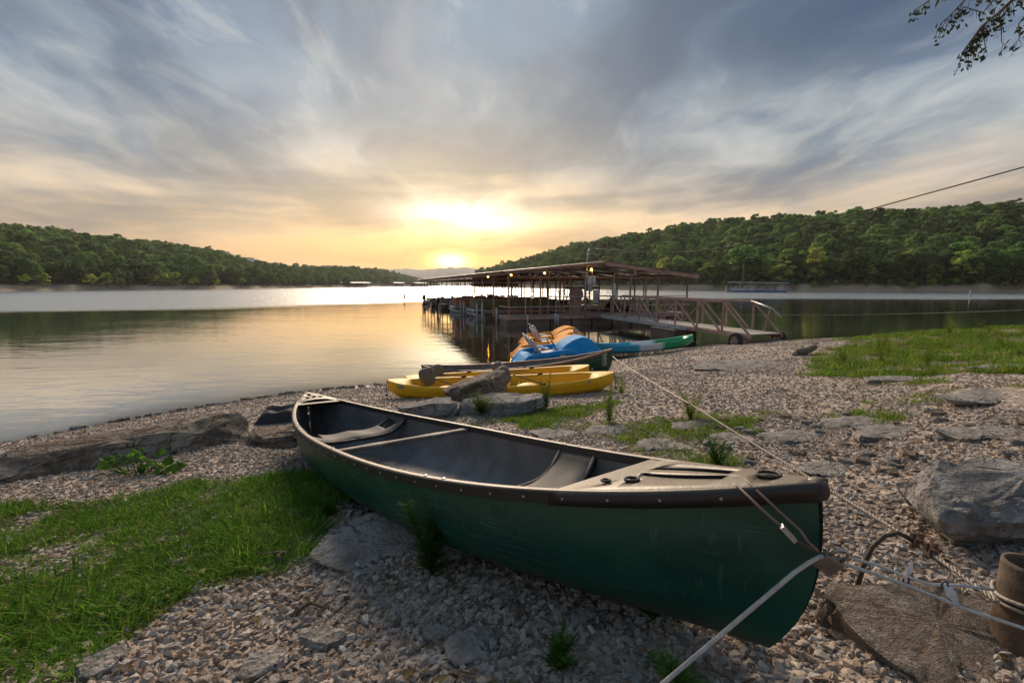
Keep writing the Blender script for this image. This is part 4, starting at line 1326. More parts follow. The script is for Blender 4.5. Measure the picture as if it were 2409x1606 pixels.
# warning sign: red band, lines of print
sg = part('warning_sign', 'sign_white', lambda m: m.box((4.98, -.10, 1.52), (.40, .02, .66)))
plate(text_mesh('NOTICE', .092, 'sign_red'), 'sign_heading', sg, (4.98, -.116, 1.775), (1, 0, 0), (0, 0, 1))
plate(text_mesh('NO', .085, 'sign_ink'), 'sign_text', sg, (4.98, -.116, 1.66), (1, 0, 0), (0, 0, 1))
part('sign_lines', 'sign_ink', lambda m: [m.box((4.98 + dx_, -.112, 1.58 - .072 * k), (w_, .003, .022)) for k in range(5) for dx_, w_ in ((0, .30 - .03 * (k % 2)),)], sg)
for (x, y, z) in ((4.60, -.2, 2.96), (3.0, 2.4, 2.84), (2.0, 5.5, 2.78), (1.55, 9.4, 2.74)):
    lm = part('lamp_holder', 'galv', lambda m: m.lathe([(0, .10), (.05, .09), (.06, .02), (.03, 0)], (x, y, z), n=10))
    part('bulb', 'bulb', lambda m: m.lathe([(0, .03), (.035, .02), (.055, -.03), (.04, -.08), (0, -.095)], (x, y, z), n=10), lm)


# ------------------------------------------------------------------ gangway on wheels
GA, GB = Vector((5.25, 24.55, .54)), Vector((8.30, 14.75, .52))     # dock end, shore end (deck centre line)
gw = empty('gangway', label='rusty truss gangway with wooden deck and two wheels leading to the dock', cat='gangway')
gd = (GB - GA).normalized(); GL = (GB - GA).length
frame(gw, GA, gd)
GW = 1.25
pl0 = None
npl = 66
for k in range(npl):
    if pl0 is None:
        mb = MB(); mb.box((0, 0, 0), (GL / npl - .012, GW, .035)); pl0 = mb.build('plank', 'deck_wood', gw); o = pl0
    else:
        o = pl0.copy(); COL.objects.link(o); o.parent = gw
    o.location = (GL * (k + .5) / npl, 0, rng.uniform(-.003, .003))
nb = 7; bay = (GL - 1.3) / nb; TH_ = 1.02
for sd_ in (-1, 1):
    y = sd_ * (GW / 2 + .035)
    mb = MB(); mb.bar((-.1, y, -.07), (GL, y, -.07), .06, .12); mb.build('bottom_chord', 'rust_steel', gw)
    mb = MB(); mb.bar((.2, y, TH_), (GL - 1.35, y, TH_), .06, .06); mb.build('top_chord', 'rust_steel', gw)
    for k in range(nb + 1):
        mb = MB(); mb.bar((k * bay + .05, y, -.06), (k * bay + .05, y, TH_), .055); mb.build('upright', 'rust_steel', gw)
        mb = MB()
        if k < nb - 1:
            a_, b_ = (k * bay + .05, (k + 1) * bay + .05); mb.bar((a_, y, -.03), (b_, y, TH_ - .03), .05) if k % 2 == 0 else mb.bar((a_, y, TH_ - .03), (b_, y, -.03), .05)
        else:
            a_ = k * bay + .05; mb.bar((a_, y, TH_ - .03), (a_ + bay * .95, y, -.03), .055)
        mb.build('brace', 'rust_steel', gw)
    if sd_ < 0: continue
    mb = MB(); mb.tube([(GL - 1.38, y, TH_ + .01), (GL - .45, y, TH_ - .22), (GL - .12, y, TH_ - .46)], .032, 7); mb.build('handrail', 'galv', gw)
    mb = MB(); mb.bar((GL - .55, y, TH_ - .22), (GL - .75, y, -.02), .035); mb.build('handrail_post', 'rust_steel', gw)
for k in range(6):      # white boards along the near side, with traces of lettering
    mb = MB(); mb.box((.95 + k * 1.14, -GW / 2 - .075, -.06), (1.04, .018, .15)); bo = mb.build('side_board', 'paint_white', gw)
    mb = MB(); r_ = random.Random(k)
    xx = .55 + k * 1.14
    while xx < 1.36 + k * 1.14:
        w_ = r_.uniform(.03, .10); mb.box((xx, -GW / 2 - .0855, -.06 + r_.uniform(-.012, .012)), (w_, .003, r_.uniform(.03, .055))); xx += w_ + r_.uniform(.03, .09)
    mb.build('faded_lettering', 'box_grey', bo)
mb = MB(); mb.tube([(GL - .35, -GW / 2 - .42, -.24), (GL - .35, GW / 2 + .42, -.24)], .03, 8); mb.build('axle', 'rust_steel', gw)
for sd_ in (-1, 1):
    c_ = (GL - .35, sd_ * (GW / 2 + .28), -.24); w_ = .085
    mb = MB(); mb.smooth = True; mb.lathe([(.165, -w_ * .8), (.225, -w_), (.27, -w_ * .75), (.283, -w_ * .2), (.283, w_ * .2), (.27, w_ * .75), (.225, w_), (.165, w_ * .8), (.165, -w_ * .8)], c_, 'y', 28); wh = mb.build('tyre', 'tyre', gw)
    mb = MB(); mb.smooth = True; mb.lathe([(0, -.05), (.05, -.055), (.06, -.02), (.12, -.01), (.15, -.06), (.168, -.066), (.168, .066), (.15, .06), (.12, .01), (.06, .02), (.05, .055), (0, .05)], c_, 'y', 24); mb.build('rim', 'rim', wh)
    mb = MB()
    for k in range(5): a_ = k * 2 * PI / 5; mb.lathe([(.014, -.03), (.014, .03)], (c_[0] + .085 * math.cos(a_), c_[1], c_[2] + .085 * math.sin(a_)), 'y', 6)
    mb.build('wheel_nuts', 'rust_steel', wh)
mb = MB(); mb.box((5.95, -.35, -.40), (1.55, 1.1, .40)); fo = mb.build('float', 'float_black', gw, bevel=.03)
mb = MB(); mb.box((5.95, -.35, -.185), (1.6, 1.15, .03)); mb.build('float_top', 'deck_wood', gw)


# ------------------------------------------------------------------ boats berthed in the slips
M('gel_white', (.55, .56, .58), (.42, .43, .45), 3, .3)
M('gel_dark', (.13, .11, .10), (.09, .08, .075), 3, .3)
M('vinyl_maroon', (.20, .05, .05), (.13, .04, .04), 6, .6)
M('canvas_orange', (.48, .17, .045), (.38, .13, .03), 6, .85)
M('canvas_grey', (.30, .25, .23), (.22, .18, .17), 9, .9, .4)
M('canvas_green', (.20, .21, .12), (.15, .16, .09), 9, .9, .4)
M('motor_black', (.02, .02, .022), (.035, .033, .033), 9, .35)
M('cooler_blue', (.42, .44, .62), (.34, .36, .54), 9, .5)
M('tube_yellow', (.50, .55, .06), (.42, .46, .04), 9, .5)


def on_dock(o, x, y, z, rz):
    o.matrix_world = Matrix.Translation(P0) @ Matrix.Rotation(DR, 4, 'Z') @ Matrix.Translation((x, y, z)) @ Matrix.Rotation(rz, 4, 'Z')


def outboard(root, x, z, tilt):
    mb = MB(); mb.smooth = True
    T = Matrix.Translation((x, 0, z)) @ Matrix.Rotation(tilt, 4, 'Y')
    def add(fn):
        k = MB(); fn(k); mb.add([T @ Vector(v) for v in k.v], k.f)
    add(lambda k: k.lathe([(0, .62), (.12, .60), (.17, .48), (.18, .28), (.14, .16), (0, .14)], n=12))
    add(lambda k: k.box((0, 0, -.1), (.16, .10, .6)))
    add(lambda k: k.box((-.02, 0, -.42), (.30, .02, .08)))
    add(lambda k: k.tube([(-.20, 0, -.50), (.16, 0, -.50)], .05, 8))
    mb.build('outboard_motor', 'motor_black', root)


def runabout(label, x, y, rz, hullm, deckm, cover=None, tilt=0., L=5.2, B=2.0, tower=False):
    root = empty('motor_boat', label=label, cat='boat', group='boats berthed in the dock')
    rows = []
    for i in range(15):
        t = i / 14; xx = -L / 2 + L * t; w = B / 2 * (1 - max(0, (t - .45) / .55) ** 2.2) + .02; kz = -.28 + .45 * max(0, (t - .6) / .4) ** 2; sz = .42 + .18 * t ** 2
        rows.append([(xx, -w * .85, sz + .0), (xx, -w, sz - .03), (xx, -w * .97, sz - .22), (xx, -w * .82, kz + .14), (xx, 0, kz), (xx, w * .82, kz + .14), (xx, w * .97, sz - .22), (xx, w, sz - .03), (xx, w * .85, sz)])
    mb = MB(); mb.smooth = True; mb.grid(rows); mb.f.append(tuple(range(9))); mb.mi.append(0); mb.sm.append(False); mb.build('hull', hullm, root)
    mb = MB(); mb.smooth = True
    mb.grid([[(r_[0][0], r_[0][1] * k, r_[0][2] + .02 - (.28 if .15 < i / 14 < .58 and abs(k) < .8 else 0) + .05 * (1 - k * k) * (i > 8)) for k in (-1, -.82, -.78, 0, .78, .82, 1)] for i, r_ in enumerate(rows)]); mb.build('deck', deckm, root)
    mb = MB()
    for yy in (-.45, .45): mb.box((-L * .08, yy, .42), (.5, .5, .14)); mb.box((-L * .08 - .25, yy, .62), (.10, .5, .45), (0, -.15, 0))
    mb.build('seats', 'vinyl_maroon', root, bevel=.03)
    mb = MB(); mb.smooth = True; mb.grid([[(L * .10 - .22 * v_, (-.8 + 1.6 * u_ / 8), .58 + .36 * v_ - .3 * v_ * 0) for u_ in range(9)] for v_ in (0, .5, 1)]); mb.build('windscreen', 'motor_black', root)
    outboard(root, -L / 2 - .12, .42, tilt)
    if cover:
        mb = MB(); mb.smooth = True
        mb.grid([[(r_[0][0], r_[1][1] * k * 1.02, r_[0][2] + .06 + .35 * (1 - k * k) * math.sin(PI * min(1, i / 12))) for k in (-1, -.6, -.2, .2, .6, 1)] for i, r_ in enumerate(rows)]); mb.build('cover', cover, root)
    if tower:
        mb = MB()
        for yy in (-.8, .8): mb.tube([(L * .12, yy, .5), (-L * .02, yy, 1.45), (-L * .10, yy * .8, 1.62)], .03, 6); mb.tube([(-L * .14, yy, .5), (-L * .08, yy * .8, 1.6)], .03, 6)
        mb.tube([(-L * .10, -.7, 1.62), (-L * .10, .7, 1.62)], .03, 6); mb.build('tow_tower', 'galv', root)
    on_dock(root, x, y, .05, rz); return root


def pontoon(label, x, y, rz, panel, canopy=None, L=6.2, B=2.4):
    root = empty('pontoon_boat', label=label, cat='boat', group='boats berthed in the dock')
    for sd_ in (-1, 1):
        mb = MB(); mb.smooth = True; mb.tube([(-L / 2, sd_ * .8, .10), (-L / 2 + .1, sd_ * .8, .10), (L / 2 - .9, sd_ * .8, .10), (L / 2 - .3, sd_ * .8, .18), (L / 2, sd_ * .8, .34)], [.28, .30, .30, .22, .03], 12); mb.build('pontoon', 'galv', root)
    mb = MB(); mb.box((0, 0, .47), (L - .2, B, .09)); mb.build('deck', 'paint_white', root)
    mb = MB()
    for sd_ in (-1, 1): mb.box((.1, sd_ * (B / 2 - .04), .85), (L - .9, .03, .52))
    mb.box((L / 2 - .35, 0, .85), (.03, B - .4, .52)); mb.box((-L / 2 + .5, 0, .85), (.03, B - .4, .52)); mb.build('fence_panels', panel, root)
    mb = MB()
    for sd_ in (-1, 1): mb.tube([(-L / 2 + .4, sd_ * (B / 2 - .04), .5), (-L / 2 + .4, sd_ * (B / 2 - .04), 1.13), (L / 2 - .35, sd_ * (B / 2 - .04), 1.13), (L / 2 - .35, sd_ * (B / 2 - .04), .5)], .025, 6)
    mb.build('fence_rail', 'galv', root)
    mb = MB()
    for xx in (-1.7, -.6, .9, 1.9): mb.box((xx, .65, .72), (.9, .6, .4)); mb.box((xx, .98, 1.05), (.9, .14, .55))
    mb.box((-.3, -.6, .95), (.5, .6, .85)); mb.build('benches', 'vinyl_maroon', root, bevel=.03)
    if canopy:
        mb = MB(); mb.smooth = True
        mb.grid([[(-1.4 + 2.6 * u_ / 6, -B / 2 + .1 + (B - .2) * v_ / 8, 2.02 - .10 * (2 * v_ / 8 - 1) ** 2 * 2 - .0 * u_) for v_ in range(9)] for u_ in range(7)])
        co_ = mb.build('canopy', canopy, root); md = co_.modifiers.new('thick', 'SOLIDIFY'); md.thickness = .05
        mb = MB()
        for sd_ in (-1, 1):
            for xx in (-1.3, 1.1): mb.tube([(-.1, sd_ * (B / 2 - .05), 1.1), (xx, sd_ * (B / 2 - .12), 1.86)], .018, 5)
        mb.build('canopy_frame', 'galv', root)
    outboard(root, -L / 2 - .1, .55, .0)
    on_dock(root, x, y, .0, rz); return root


pontoon('pontoon boat with olive panels nearest the front of the dock', 2.9, 8.0, R(180), 'canvas_green')
pontoon('pontoon boat with an orange fence panel and silver tubes', 2.6, 13.1, R(178), 'canvas_orange')
runabout('dark motor boat with its outboard over the left side of the dock', 2.0, 18.1, R(3), 'gel_dark', 'gel_dark', None, R(8))
runabout('boat under a tall grey cover near the far end of the dock', 2.0, 23.0, R(-4), 'gel_dark', 'canvas_grey', 'canvas_grey', R(62))
runabout('white motor boat at the far left corner of the dock', 2.1, 28.2, R(2), 'gel_white', 'gel_white', None, R(5))
runabout('white ski boat with a tow tower right of the middle walkway', 8.3, 12.8, R(178), 'gel_white', 'gel_white', None, 0, tower=True)
runabout('low dark fishing boat behind the front right walkway', 8.4, 3.6, R(178), 'gel_dark', 'canvas_grey', None, 0, 4.6, 1.7)
cb = MB(); cb.box((0, 0, .22), (.8, .45, .44)); cb.box((0, 0, .46), (.82, .47, .05)); o = cb.build('cool_box', 'cooler_blue', None, bevel=.02)
tag(o, 'pale lilac cool box on the middle walkway of the dock', 'cool box'); on_dock(o, 5.2, 9.2, DZ + .02, .2)
# ------------------------------------------------------------------ rocks
def rock_material(name, c1, c2, c3, sc=1.0):
    m, t, b = principled(name)
    co = coords(t); n = nz(co, 3.2 * sc, 8, .62); n2 = nz(co, 16 * sc, 6, .65)
    s3 = nd(t, 'ShaderNodeSeparateXYZ'); t.links.new(co.s, s3.inputs[0])
    lay = nz(vec(X(s3.outputs[0]) * 1.2, X(s3.outputs[1]) * 1.2, X(s3.outputs[2]) * 26.0 * sc), 1.0, 5, .6)
    vor = nd(t, 'ShaderNodeTexVoronoi', feature='DISTANCE_TO_EDGE'); vor.inputs['Scale'].default_value = 4.5 * sc
    wv_ = vec(X(s3.outputs[0]) + (n2 - .5) * .22, X(s3.outputs[1]) + (n - .5) * .35, X(s3.outputs[2]) * 1.6 + (n2 - .5) * .2); t.links.new(wv_.s, vor.inputs['Vector'])
    crack = (1.0 - smooth(X(vor.outputs['Distance']), 0.0, .035)) * smooth(n, .42, .56)
    c = ramp((n * .55 + n2 * .35 + lay * .10), [(.40, c1), (.50, c2), (.61, c3)])
    lich = smooth(nz(co, 7 * sc, 5, .7), .60, .70)
    c = mixc(lich * .5, c, tuple(min(1, v * 1.25) for v in c3))
    dark = smooth(nz(co, 2.1 * sc, 6, .7), .52, .70)
    c = mixc(dark * .55, c, tuple(v * .5 for v in c1))
    c = mixc(crack * .7, c, tuple(v * .35 for v in c1))
    t.links.new(c.s, b.inputs['Base Color']); b.inputs['Roughness'].default_value = .93; b.inputs['Specular IOR Level'].default_value = .25
    bump(t, b, n * .5 + n2 * .6 + lay * .25 + nz(co, 55 * sc, 4) * .35 - crack * .5, .95, .05)
    return m


rock_material('rock_brown', (.115, .082, .058), (.235, .185, .14), (.36, .31, .255))
rock_material('rock_grey', (.15, .14, .13), (.28, .265, .25), (.44, .42, .40))
rock_material('rock_flat', (.20, .175, .15), (.33, .30, .27), (.42, .39, .36))
rock_material('concrete_gravel', (.16, .115, .085), (.27, .215, .17), (.42, .37, .32), 3.0)


def rock_mesh(name, size, seed, mat, ledge=.05, rough=.09, sq=4.0, nu=34, nv=20, flat=.0, chops=16):
    """broken block: boxy superellipsoid, chopped by random planes, with bedding ledges and small chips"""
    lx, ly, lz = size; off = Vector((seed * 7.3, seed * 3.1, seed * 1.7)); mx_ = max(size); r_ = random.Random(seed * 31 + 5)
    def sp(c_, e_): return math.copysign(abs(c_) ** e_, c_)
    e_ = 2.0 / max(sq, 4.5); P_ = []
    for i in range(nv + 1):
        ph = -PI / 2 + PI * i / nv
        for j in range(nu):
            th_ = 2 * PI * j / nu
            P_.append((.5 * sp(math.cos(ph), e_) * sp(math.cos(th_), e_), .5 * sp(math.cos(ph), e_) * sp(math.sin(th_), e_), .5 * sp(math.sin(ph), e_)))
    A = np.array(P_)
    for k in range(chops):
        a_ = r_.random() * 2 * PI; nz_ = r_.choice([r_.uniform(-.35, .35), r_.uniform(.2, .9), r_.uniform(-.2, .3)]) if not flat else r_.uniform(-.2, .15)
        n_ = np.array([math.cos(a_), math.sin(a_), nz_]); n_ /= np.linalg.norm(n_)
        sup = (A @ n_).max(); dd = A @ n_ - sup * r_.uniform(.74, .95); m_ = dd > 0
        A[m_] -= dd[m_, None] * n_
    V = []
    ms_ = min(lx, ly)
    for x_, y_, z_ in A:
        p = Vector((x_ * lx, y_ * ly, z_ * lz)); q = p / mx_ * 2.4 + off
        n1_ = mnoise.noise(q * 1.3); n2_ = mnoise.noise(q * 3.1); n3_ = mnoise.noise(q * 8.0); n4_ = mnoise.noise(q * 19.0)
        rad = Vector((x_, y_, 0)); rad = rad.normalized() if rad.length > .05 else rad
        lay = math.floor((z_ + .5) * 5 + n1_ * .9) / 5
        step = mnoise.noise(Vector((lay * 9.1 + seed, seed * 2.2, q.x * .5 + q.y * .5))) * ledge
        edge_ = min(1, math.hypot(x_, y_) * 2.6)
        amt = (n1_ * .8 + n2_ * .6 + n3_ * .35 + n4_ * .22) * rough * edge_
        V.append(p + rad * ((amt + step * edge_) * ms_) + Vector((0, 0, (n2_ * .10 + n3_ * .07 + n4_ * .045) * min(lz, .2) + n1_ * .14 * lz * (1 - flat))))
    F = [(i * nu + j, i * nu + (j + 1) % nu, (i + 1) * nu + (j + 1) % nu, (i + 1) * nu + j) for i in range(nv) for j in range(nu)]
    me = np_mesh(name, np.array([tuple(v) for v in V]), np.array(F), mat, True)
    me.set_sharp_from_angle(angle=R(34))
    return me


def rock(label, x, y, size, rz=0., tilt=(0, 0), sink=.3, seed=1, mat='rock_brown', name='boulder', cat='rock', group=None, z=None, **kw):
    o = link(name, rock_mesh(name, size, seed, mat, **kw))
    o.location = (x, y, (g1(x, y) if z is None else z) + size[2] * (.5 - sink)); o.rotation_euler = (tilt[0], tilt[1], rz)
    return tag(o, label, cat, group)


rock('long brown ledge of rock lying along the waterline at the left', -3.50, 3.92, (2.05, .58, .27), R(38), (R(9), R(-1)), .26, 3, nu=120, nv=36, rough=.10, ledge=.10, sq=4.0)
rock('grey brown rock wedged between the long ledge and the canoe stern', -2.40, 4.52, (.62, .42, .19), R(35), (R(6), R(4)), .2, 5, rough=.12, ledge=.05)
rock('dark wedge shaped boulder propped against the nearest yellow kayak', -.50, 5.95, (.98, .56, .40), R(12), (R(-6), R(-14)), .14, 8, 'rock_brown', chops=9, rough=.16, ledge=.05, sq=3.0)
rock('flat topped grey boulder below the yellow kayaks', -.10, 5.42, (1.15, .52, .25), R(8), (R(6), R(-3)), .24, 11, 'rock_grey', rough=.11, ledge=.05, sq=4.2)
rock('low rough grey boulder left of the flat topped one', -1.04, 5.32, (.80, .46, .19), R(4), (0, R(-6)), .2, 13, 'rock_grey', rough=.14)
rock('big pale grey slab of rock with a dark broken face on the right', 2.16, 1.84, (1.12, .46, .23), R(6), (R(9), R(-1)), .16, 17, 'rock_grey', nu=110, nv=36, rough=.07, ledge=.06, sq=4.6)
rock('flat slab of gravelly concrete beside the rusty pipe', 1.22, 1.20, (.66, .46, .09), R(14), (R(7), R(-3)), .50, 19, 'concrete_gravel', name='concrete_slab', cat='slab', nu=84, nv=26, rough=.12, ledge=.02, sq=5.0, flat=1.)
rock('smooth flat stone half under the canoe hull', -.50, 1.98, (.84, .46, .07), R(-8), (R(6), R(2)), .62, 23, 'rock_flat', name='flat_stone', rough=.12, ledge=.01, sq=3.0, flat=1.)
BED = [(.37, 4.02, .42, .20), (.85, 4.07, .50, .22), (1.19, 3.46, .42, .26), (1.69, 4.04, .48, .20), (1.71, 3.5, .46, .24), (2.32, 3.55, .55, .22), (2.9, 3.35, .62, .26), (3.22, 3.02, .5, .26), (4.42, 8.4, 2.2, .9), (4.9, 5.6, .9, .3), (4.4, 4.13, 1.0, .34), (3.0, 3.85, .7, .2), (1.9, 2.62, .34, .2), (6.3, 5.7, 1.2, .35), (.62, 3.4, .30, .18)]
where = ['by the canoe gunwale', 'behind the canoe middle', 'behind the canoe bow seat', 'under the taut rope', 'right of the taut rope', 'in the stony strip', 'in the stony strip farther right', 'near the big grey slab', 'on the upper gravel, the widest', 'in the grass on the right', 'at the right edge of the frame', 'between two grass tufts', 'beside the canoe bow', 'on the right grassy bank', 'next to the canoe rail']
for i, (x, y, w_, h_) in enumerate(BED):
    rock('flat bedrock slab ' + where[i], x, y, (w_, h_ * 1.25, .07), R(rng.uniform(-10, 20)), (R(4), 0), .66 if i != 8 else .70, 40 + i, 'rock_flat', name='bedrock_slab', group='flat bedrock slabs in the beach', rough=.26, ledge=.02, sq=3.4, nu=40, nv=14, flat=1.)
FS = [(-.63, 1.39, .10, 'pale flat stone in the gravel at the lower left'), (-.25, 1.36, .085, 'flat grey stone in the gravel below the canoe'), (-.12, 1.28, .12, 'largest flat stone in the gravel below the canoe'), (-.77, 1.30, .11, 'brownish flat stone beside the grass edge'), (-1.32, 1.33, .10, 'flat stone at the bottom left in the grass'), (.25, 1.42, .07, 'grey stone in the shade of the canoe')]
for i, (x, y, w_, lb) in enumerate(FS):
    rock(lb, x, y, (w_ * 1.5, w_ * 1.1, .05), R(rng.uniform(0, 180)), (R(4), R(3)), .45, 70 + i, 'rock_flat', name='flat_stone', group='flat stones in the gravel', rough=.22, ledge=.01, sq=3, nu=20, nv=10, flat=1.)
# stones along the waterline, and loose cobbles on the right
ST = [rock_mesh('shore_stone', (.16, .12, .09), 80 + i, 'rock_brown' if i % 2 else 'rock_grey', nu=14, nv=8, rough=.12, ledge=.0, sq=2.6) for i in range(6)]
for i in range(58):
    x = -6.6 + 4.7 * i / 57 + rng.uniform(-.05, .05); y = float(np.interp(x, SHX, SHY)) + rng.uniform(-.25, .12)
    s_ = rng.uniform(.35, 1.05) if i % 7 else rng.uniform(.9, 1.35)
    o = link('shore_stone', ST[i % 6]); o.location = (x, y, max(g1(x, y), -.02) + .012 * s_); o.scale = (s_, s_, s_ * .85); o.rotation_euler = (0, 0, rng.uniform(0, 6))
    tag(o, 'small dark wet stone lying along the waterline', 'stone', 'stones along the waterline')
for i in range(70):
    x = rng.uniform(1.55, 3.9); y = rng.uniform(2.3, 4.3)
    s_ = rng.uniform(.25, .75)
    o = link('cobble', ST[i % 6]); o.location = (x, y, g1(x, y) + .01); o.scale = (s_, s_, s_ * .8); o.rotation_euler = (0, 0, rng.uniform(0, 6))
    tag(o, 'loose cobble in the stony strip right of the canoe', 'stone', 'cobbles right of the canoe')

# ------------------------------------------------------------------ gravel
import bmesh


def stone_proto(seed, flatness):
    r = random.Random(seed); bm = bmesh.new()
    for k in range(11):
        v = Vector((r.gauss(0, 1), r.gauss(0, 1), r.gauss(0, 1))).normalized()
        bm.verts.new((v.x * r.uniform(.8, 1.15), v.y * r.uniform(.6, .9), v.z * flatness))
    bmesh.ops.convex_hull(bm, input=bm.verts); 
    for v in [v for v in bm.verts if not v.link_faces]: bm.verts.remove(v)
    me = bpy.data.meshes.new('pebble'); bm.to_mesh(me); bm.free(); me.materials.append(MATS['pebble']); return me


m, t, b = principled('pebble')
oi = nd(t, 'ShaderNodeObjectInfo'); rnd = X(oi.outputs['Random'])
c = ramp(rnd, [(0, (.20, .14, .105)), (.14, (.35, .25, .185)), (.30, (.44, .345, .27)), (.5, (.40, .345, .30)), (.65, (.49, .39, .31)), (.8, (.45, .405, .365)), (.94, (.53, .465, .395)), (1, (.62, .57, .52))])
co = coords(t)
c = mixc(1.0, c, nz(co, 2.2, 5) * .6 + .62, 'MULTIPLY')
t.links.new(c.s, b.inputs['Base Color']); b.inputs['Roughness'].default_value = .88; b.inputs['Specular IOR Level'].default_value = .3
bump(t, b, nz(co, 6, 5), .4, .1)
PEB = [stone_proto(300 + i, .42 + .06 * (i % 5)) for i in range(12)]


def in_view(x, y, z, mu=900, mv=900):
    zz = z - 2.1; fw = y * math.cos(TH) - zz * math.sin(TH); up = y * math.sin(TH) + zz * math.cos(TH)
    u = 1204.5 + FPX * x / np.maximum(fw, .05); v = 803 - FPX * up / np.maximum(fw, .05)
    return ((fw > .2) & (u > -mu) & (u < 2409 + mu) & (v < 1606 + mv)) | (x * x + y * y < 16)


gp, gs = [], []
for (n, x0, x1, y0, y1, smin, smax, pw) in ((42000, -5.5, 5.5, -1.2, 1.1, .007, .03, 3.2), (74000, -2.6, 2.6, .75, 2.2, .0045, .027, 3.8), (56000, -4.2, 4.2, 2.2, 4.4, .007, .027, 3.0), (60000, -7.5, 7.5, 4.4, 9.0, .009, .028, 2.2), (26000, -3, 11, 9.0, 16.5, .014, .034, 2.0)):
    x = nrg.uniform(x0, x1, n); y = nrg.uniform(y0, y1, n)
    s = smin + (smax - smin) * nrg.random(n) ** pw
    d_ = shore_d(x, y); z = G(x, y)
    clump = vnoise(x * 1.6, y * 1.6, 41)
    keep = (d_ > -.12) & in_view(x, y, z) & (nrg.random(n) < (1 - .75 * np.clip(grass_density(x, y) * 1.2, 0, 1))) & (nrg.random(n) < .35 + .9 * clump)
    gp.append(np.stack([x, y, z + s * .12], -1)[keep]); gs.append(s[keep])
gp = np.concatenate(gp); gs = np.concatenate(gs); n = len(gp)
rot = np.stack([nrg.normal(0, .35, n), nrg.normal(0, .35, n), nrg.random(n) * 6.28], -1)
sc3 = np.stack([gs, gs * nrg.uniform(.8, 1.1, n), gs * nrg.uniform(.8, 1.2, n)], -1)
tag(scatter('gravel', gp, PEB, rot, sc3, nrg.integers(0, len(PEB), n)), 'loose pinkish tan gravel covering the beach', 'gravel', kind='stuff')


# ------------------------------------------------------------------ grass
def grass_material(name, c1, c2, c3):
    m, t, b = principled(name)
    oi = nd(t, 'ShaderNodeObjectInfo'); g = nd(t, 'ShaderNodeNewGeometry')
    c = ramp(X(g.outputs['Random Per Island']), [(0, c1), (.55, c2), (.9, c3), (1, (.30, .24, .10))])
    c = mixc(1.0, c, X(oi.outputs['Random']) * .7 + .65, 'MULTIPLY')
    d = nd(t, 'ShaderNodeBsdfDiffuse'); tl = nd(t, 'ShaderNodeBsdfTranslucent'); gl = nd(t, 'ShaderNodeBsdfGlossy'); gl.inputs['Roughness'].default_value = .6; gl.inputs[0].default_value = (.3, .3, .3, 1)
    t.links.new(c.s, d.inputs[0]); t.links.new(c.s, tl.inputs[0])
    m1 = nd(t, 'ShaderNodeMixShader'); m1.inputs[0].default_value = .45; t.links.new(d.outputs[0], m1.inputs[1]); t.links.new(tl.outputs[0], m1.inputs[2])
    m2 = nd(t, 'ShaderNodeMixShader'); m2.inputs[0].default_value = .015; t.links.new(m1.outputs[0], m2.inputs[1]); t.links.new(gl.outputs[0], m2.inputs[2])
    t.links.new(m2.outputs[0], next(k for k in t.nodes if k.type == 'OUTPUT_MATERIAL').inputs[0])


grass_material('grass_lush', (.07, .175, .02), (.135, .28, .03), (.25, .37, .05))
grass_material('grass_dry', (.13, .19, .03), (.22, .29, .045), (.32, .37, .07))
grass_material('straw', (.15, .11, .055), (.20, .155, .08), (.25, .20, .11))
grass_material('weed_leaf', (.06, .15, .025), (.09, .20, .03), (.14, .26, .045))


def blade(V, F, base, az, h, lean, w, curl):
    d = np.array([math.cos(az), math.sin(az), 0]); s = np.array([-d[1], d[0], 0]) * w; o = len(V); k = 4
    for i in range(k):
        f_ = i / (k - 1); p = base + d * (lean * h * f_ + curl * h * f_ * f_) + np.array([0, 0, h * (f_ - .35 * curl * f_ * f_)])
        ww = (1 - f_) ** .7
        if i < k - 1: V.append(p - s * ww); V.append(p + s * ww)
        else: V.append(p)
    for i in range(k - 2): F.append((o + 2 * i, o + 2 * i + 1, o + 2 * i + 3, o + 2 * i + 2))
    F.append((o + 2 * (k - 2), o + 2 * (k - 2) + 1, o + 2 * (k - 1), o + 2 * (k - 1)))


def tuft(seed, n, rad, h0, h1, w, mat, lean=.5):
    r = random.Random(seed); V, F = [], []
    for k in range(n):
        a = r.random() * 6.28; q = rad * r.random() ** .5
        blade(V, F, np.array([math.cos(a) * q, math.sin(a) * q, -.005]), r.random() * 6.28, r.uniform(h0, h1), r.uniform(.05, lean), w * r.uniform(.7, 1.3), r.uniform(.1, .8))
    mb = MB(); mb.v = [tuple(p) for p in V]
    for f_ in F: mb.f.append(f_ if f_[2] != f_[3] else f_[:3]); mb.mi.append(0); mb.sm.append(True)
    return mb.mesh('tuft', mat)


